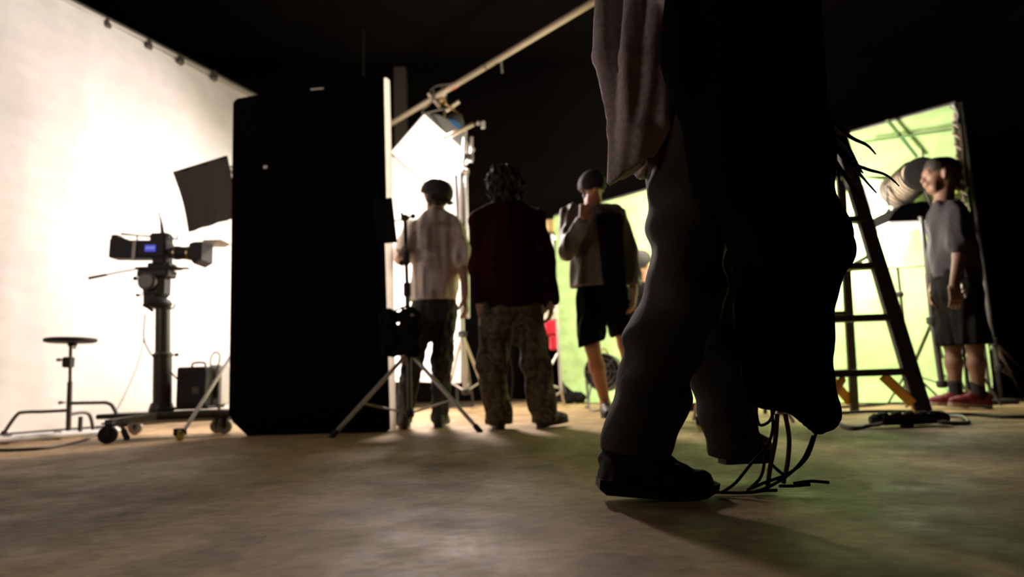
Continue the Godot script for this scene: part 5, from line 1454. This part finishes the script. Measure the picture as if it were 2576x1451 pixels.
	solo("key_bunch", Mb.new().ball(Vector3(3.207, 0.864, -4.630), Vector3(0.018, 0.028, 0.012)).ball(Vector3(3.211, 0.827, -4.630), Vector3(0.022, 0.016, 0.012)).tube([Vector3(3.197, 0.893, -4.630), Vector3(3.214, 0.789, -4.630)], 0.007, 8), M.steel, "shiny keys hanging at the lavender shirt person's hip", "keys", Vector3(3.203, 0.813, -4.630))

func walker() -> void:
	# ---- person striding past close to the camera; the head is above the frame
	var hn := Vector3(0.523, 0.980, -1.790)
	var hf := Vector3(0.624, 1.052, -1.990)
	var kn := Vector3(0.468, 0.539, -1.760)
	var kf := Vector3(0.578, 0.530, -2.000)
	var an := Vector3(0.309, 0.119, -1.770)
	var af := Vector3(0.641, 0.145, -2.020)
	var pel := Vector3(0.556, 1.042, -1.890)
	var chest := Vector3(0.495, 1.416, -1.890)
	var shn := Vector3(0.435, 1.456, -1.700)
	var shf := Vector3(0.587, 1.707, -2.080)
	var neck := Vector3(0.503, 1.643, -1.890)
	var head := Vector3(0.554, 1.840, -1.890)
	var eln := Vector3(0.555, 1.288, -1.620)
	var elf := Vector3(0.730, 1.531, -2.100)
	var wrn := Vector3(0.799, 1.417, -1.620)
	var wrf := Vector3(0.952, 1.675, -1.980)
	var o := thing("person", "person striding past close up in lavender shirt, dark trousers and laced shoes", "person", Vector3(pel.x, 0, pel.z))
	var bones := head_bones(head, Vector3(1, -0.1, 0), neck)
	bones += [[neck, chest, 0.06, 0.1], [shn, shf, 0.055, 0.055], [chest, pel, 0.13, 0.13, Vector3(0.8, 1, 1)], [shn, eln, 0.048, 0.04], [eln, wrn, 0.04, 0.028], [shf, elf, 0.048, 0.04], [elf, wrf, 0.04, 0.028],
		[hn, hf, 0.1, 0.1], [hn, kn, 0.08, 0.055], [kn, an, 0.055, 0.038], [hf, kf, 0.08, 0.055], [kf, af, 0.055, 0.038], [an, an + Vector3(0.1, -0.05, 0), 0.036, 0.025], [af, af + Vector3(0.1, -0.04, 0), 0.036, 0.025]]
	var body := blob(bones, 0.012, 0.03)
	body.add(blob(hand(wrn, Vector3(1, -0.1, -0.3), Vector3(0, -0.2, -1), 0.8, 1.0, -1.0), 0.004, 0.006))
	body.add(blob(hand(wrf, Vector3(1, -0.1, 0.3), Vector3(0, -0.2, 1), 0.8), 0.004, 0.006))
	part(o, "body", body, M.skin)
	# shirt: loose, hanging out over the trousers at the back
	var tb := [[chest + Vector3(0, 0.08, 0), Vector3(0.486, 1.209, -1.890), 0.165, 0.16, Vector3(0.95, 1, 1)], [Vector3(0.486, 1.209, -1.890), Vector3(0.494, 1.007, -1.890), 0.16, 0.15, Vector3(0.92, 1, 1)], [neck + Vector3(0, -0.04, 0), shn, 0.085, 0.075], [neck + Vector3(0, -0.04, 0), shf, 0.085, 0.075], [shn, eln, 0.08, 0.07], [eln, eln.lerp(wrn, 0.9), 0.068, 0.05], [shf, elf, 0.08, 0.07], [elf, elf.lerp(wrf, 0.9), 0.068, 0.05],
		[Vector3(0.350, 1.534, -1.860), Vector3(0.345, 1.252, -1.840), 0.06, 0.055], [Vector3(0.345, 1.252, -1.840), Vector3(0.359, 1.014, -1.800), 0.055, 0.05], [Vector3(0.354, 1.026, -1.800), Vector3(0.337, 0.878, -1.780), 0.05, 0.035]]
	# deep hanging folds
	for q in [[Vector3(0.291, 1.484, -1.780), Vector3(0.291, 1.236, -1.780), Vector3(0.315, 1.004, -1.770), Vector3(0.305, 0.856, -1.760), 0.026], [Vector3(0.371, 1.441, -1.720), Vector3(0.354, 1.191, -1.720), Vector3(0.335, 0.989, -1.735), Vector3(0.310, 0.856, -1.750), 0.028], [Vector3(0.438, 1.432, -1.710), Vector3(0.413, 1.183, -1.710), Vector3(0.376, 0.982, -1.720), Vector3(0.335, 0.858, -1.750), 0.026], [Vector3(0.480, 1.430, -1.710), Vector3(0.450, 1.147, -1.710), Vector3(0.421, 1.003, -1.720), Vector3(0.399, 0.931, -1.740), 0.026]]:
		for e in 3:
			tb.append([q[e], q[e + 1], q[4], q[4] * (0.9 if e == 2 else 1.0)])
	part(o, "shirt", blob(tb, 0.0085, 0.018, 0.012, Vector3(12, 2.0, 12), [[Vector3(0.299, 0.856, -1.800), Vector3(0.5, -0.866, 0)]], 29), M.striped_shirt)
	# trousers, baggy and creased at knee and cuff
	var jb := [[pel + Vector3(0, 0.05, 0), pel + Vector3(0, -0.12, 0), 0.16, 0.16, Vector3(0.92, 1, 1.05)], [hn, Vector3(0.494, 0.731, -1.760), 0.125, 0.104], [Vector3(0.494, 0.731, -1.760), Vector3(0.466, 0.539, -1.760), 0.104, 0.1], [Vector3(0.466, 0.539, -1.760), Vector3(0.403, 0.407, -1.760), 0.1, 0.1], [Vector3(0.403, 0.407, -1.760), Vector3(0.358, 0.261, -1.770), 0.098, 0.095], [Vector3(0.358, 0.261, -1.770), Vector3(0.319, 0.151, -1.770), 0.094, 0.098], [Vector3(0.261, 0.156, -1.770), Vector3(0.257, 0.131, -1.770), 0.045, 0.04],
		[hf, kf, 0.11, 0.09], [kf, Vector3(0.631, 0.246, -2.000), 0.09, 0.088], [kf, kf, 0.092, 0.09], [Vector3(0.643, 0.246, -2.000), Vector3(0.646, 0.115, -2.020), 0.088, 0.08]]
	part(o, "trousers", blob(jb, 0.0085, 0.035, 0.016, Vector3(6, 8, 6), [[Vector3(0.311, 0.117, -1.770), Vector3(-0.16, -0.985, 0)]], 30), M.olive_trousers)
	part(o, "belt", Mb.new().lathe([[0.17, -0.018], [0.172, 0.018]], pel + Vector3(0, 0.07, 0), Vector3.UP, 28), M.black_cloth)
	# near shoe, heel a little raised
	var sh := part(o, "shoe", blob([[Vector3(0.252, 0.100, -1.770), Vector3(0.251, 0.060, -1.770), 0.041, 0.04], [Vector3(0.253, 0.059, -1.770), Vector3(0.389, 0.043, -1.770), 0.04, 0.038], [Vector3(0.310, 0.108, -1.770), Vector3(0.364, 0.091, -1.770), 0.048, 0.042], [Vector3(0.351, 0.087, -1.770), Vector3(0.437, 0.051, -1.770), 0.042, 0.03], [Vector3(0.399, 0.043, -1.765), Vector3(0.475, 0.041, -1.765), 0.036, 0.029], [Vector3(0.403, 0.040, -1.785), Vector3(0.476, 0.036, -1.785), 0.036, 0.027]], 0.006, 0.02, 0.004, Vector3(30, 30, 30)), M.shoe_black)
	var sp := []
	for q in [Vector3(0.208, 0.061, -1.770), Vector3(0.205, 0.037, -1.770), Vector3(0.222, 0.022, -1.770), Vector3(0.304, 0.012, -1.770), Vector3(0.397, 0.003, -1.770), Vector3(0.475, 0.004, -1.770), Vector3(0.508, 0.021, -1.770), Vector3(0.513, 0.041, -1.770), Vector3(0.498, 0.035, -1.770), Vector3(0.445, 0.025, -1.770), Vector3(0.357, 0.028, -1.770), Vector3(0.275, 0.045, -1.770)]:
		sp.append(Vector2(q.x, maxf(q.y, 0.001)))
	part(sh, "sole", Mb.new().prism(sp, Vector3(0, 0, -1.77 - 0.045), Vector3.RIGHT, Vector3.UP, Vector3(0, 0, 0.09)), M.shoe_sole)
	var lb := Mb.new()
	for q in [Vector3(0.381, 0.096, -1.770), Vector3(0.401, 0.085, -1.770), Vector3(0.421, 0.073, -1.770), Vector3(0.439, 0.062, -1.770)]:
		lb.curve([q + Vector3(-0.01, -0.02, 0.036), q + Vector3(0.004, 0.006, 0.0), q + Vector3(-0.01, -0.02, -0.036)], 0.0032, 6, 5)
	lb.curve([Vector3(0.380, 0.100, -1.750), Vector3(0.394, 0.094, -1.730), Vector3(0.406, 0.091, -1.720), Vector3(0.417, 0.085, -1.720), Vector3(0.424, 0.073, -1.720)], 0.0028, 6, 6)
	lb.curve([Vector3(0.380, 0.100, -1.750), Vector3(0.387, 0.082, -1.720), Vector3(0.399, 0.070, -1.715), Vector3(0.410, 0.062, -1.715)], 0.0028, 6, 6)
	part(sh, "laces", lb, M.shoe_black)
	var fs := Vector3(0.759, 0.051, -2.040)
	fs.y = maxf(fs.y, 0.045)
	shoe(Vector3(0.645, 0.091, -2.030), fs, 0.05, M.shoe_black, M.shoe_sole, o)

	# ---- the black bundle in the arms, loose cables trailing
	o = thing("black_bundle", "large black cloth bundle carried by the striding person, loose cables trailing", "bundle", Vector3(0.687, 0.174, -1.680))
	var f := Vector3(1, 1, 0.62)
	var bb := [[Vector3(0.650, 1.547, -1.600), Vector3(0.609, 1.104, -1.570), 0.188, 0.2, f], [Vector3(0.613, 1.104, -1.570), Vector3(0.629, 0.841, -1.570), 0.2, 0.172, f], [Vector3(0.639, 0.841, -1.570), Vector3(0.689, 0.665, -1.600), 0.17, 0.125, f], [Vector3(0.806, 0.679, -1.680), Vector3(0.825, 0.634, -1.680), 0.066, 0.06, f],
		[Vector3(0.689, 0.644, -1.600), Vector3(0.707, 0.414, -1.700), 0.13, 0.116, f], [Vector3(0.712, 0.413, -1.700), Vector3(0.707, 0.291, -1.720), 0.1, 0.088, f], [Vector3(0.761, 0.289, -1.720), Vector3(0.770, 0.208, -1.730), 0.048, 0.042, f], [Vector3(0.770, 0.208, -1.730), Vector3(0.776, 0.154, -1.740), 0.04, 0.014, f], [Vector3(0.653, 0.293, -1.720), Vector3(0.644, 0.253, -1.720), 0.05, 0.035, f]]
	part(o, "cloth", blob(bb, 0.011, 0.05, 0.022, Vector3(8, 2.0, 8), [], 31), M.bundle_cloth)
	var cables := [
		[Vector3(0.611, 0.233, -1.740), Vector3(0.627, 0.166, -1.750), Vector3(0.647, 0.118, -1.760), Vector3(0.659, 0.082, -1.760), Vector3(0.696, 0.046, -1.760)],
		[Vector3(0.665, 0.231, -1.740), Vector3(0.668, 0.174, -1.750), Vector3(0.653, 0.128, -1.760), Vector3(0.608, 0.084, -1.760), Vector3(0.565, 0.034, -1.770), Vector3(0.526, 0.009, -1.775)],
		[Vector3(0.774, 0.156, -1.740), Vector3(0.750, 0.096, -1.750), Vector3(0.704, 0.056, -1.760), Vector3(0.636, 0.032, -1.765), Vector3(0.595, 0.016, -1.770)],
		[Vector3(0.767, 0.151, -1.740), Vector3(0.739, 0.091, -1.750), Vector3(0.692, 0.046, -1.760), Vector3(0.619, 0.007, -1.780), Vector3(0.517, -0.000, -1.790)],
		[Vector3(0.648, 0.128, -1.760), Vector3(0.642, 0.077, -1.765), Vector3(0.629, 0.042, -1.770), Vector3(0.598, 0.006, -1.780), Vector3(0.647, -0.008, -1.790), Vector3(0.680, 0.001, -1.790)],
		[Vector3(0.683, 0.021, -1.780), Vector3(0.719, 0.020, -1.780), Vector3(0.762, 0.023, -1.775)],
		[Vector3(0.720, 0.026, -1.780), Vector3(0.763, 0.032, -1.770), Vector3(0.809, 0.027, -1.770)],
		[Vector3(0.639, 0.220, -1.780), Vector3(0.648, 0.180, -1.790), Vector3(0.675, 0.187, -1.790), Vector3(0.688, 0.218, -1.780)],
	]
	for c in cables:
		for i in c.size():
			c[i].y = maxf(c[i].y, 0.009)
		part(o, "cable", Mb.new().curve(c, 0.0042, 8, 7), M.rubber)
	for c in [[Vector3(0.699, 0.210, -1.740), Vector3(0.708, 0.148, -1.750), Vector3(0.703, 0.086, -1.760), Vector3(0.692, 0.029, -1.775)], [Vector3(0.679, 0.210, -1.740), Vector3(0.671, 0.139, -1.750), Vector3(0.657, 0.077, -1.760), Vector3(0.651, 0.016, -1.780)]]:
		part(o, "strap", Mb.new().curve(c, 0.006, 6, 6), M.cable_grey)
	var straps := [
		[Vector3(0.843, 0.966, -1.640), Vector3(0.889, 0.912, -1.630), Vector3(0.928, 0.889, -1.630), Vector3(0.949, 0.863, -1.630)],
		[Vector3(0.845, 0.933, -1.640), Vector3(0.876, 0.891, -1.630), Vector3(0.901, 0.831, -1.630), Vector3(0.911, 0.814, -1.630)],
		[Vector3(0.838, 0.923, -1.640), Vector3(0.867, 0.854, -1.630), Vector3(0.921, 0.825, -1.630), Vector3(0.968, 0.808, -1.630), Vector3(0.999, 0.777, -1.630)],
		[Vector3(0.834, 0.880, -1.640), Vector3(0.857, 0.822, -1.630), Vector3(0.884, 0.769, -1.630), Vector3(0.911, 0.736, -1.630)],
		[Vector3(0.841, 0.901, -1.640), Vector3(0.883, 0.853, -1.630), Vector3(0.904, 0.810, -1.630), Vector3(0.939, 0.761, -1.630)],
		[Vector3(0.827, 0.859, -1.640), Vector3(0.845, 0.833, -1.630), Vector3(0.847, 0.780, -1.630)],
	]
	for c in straps:
		part(o, "strand", Mb.new().curve(c, 0.005, 6, 6, 0.3), M.bundle_cloth)
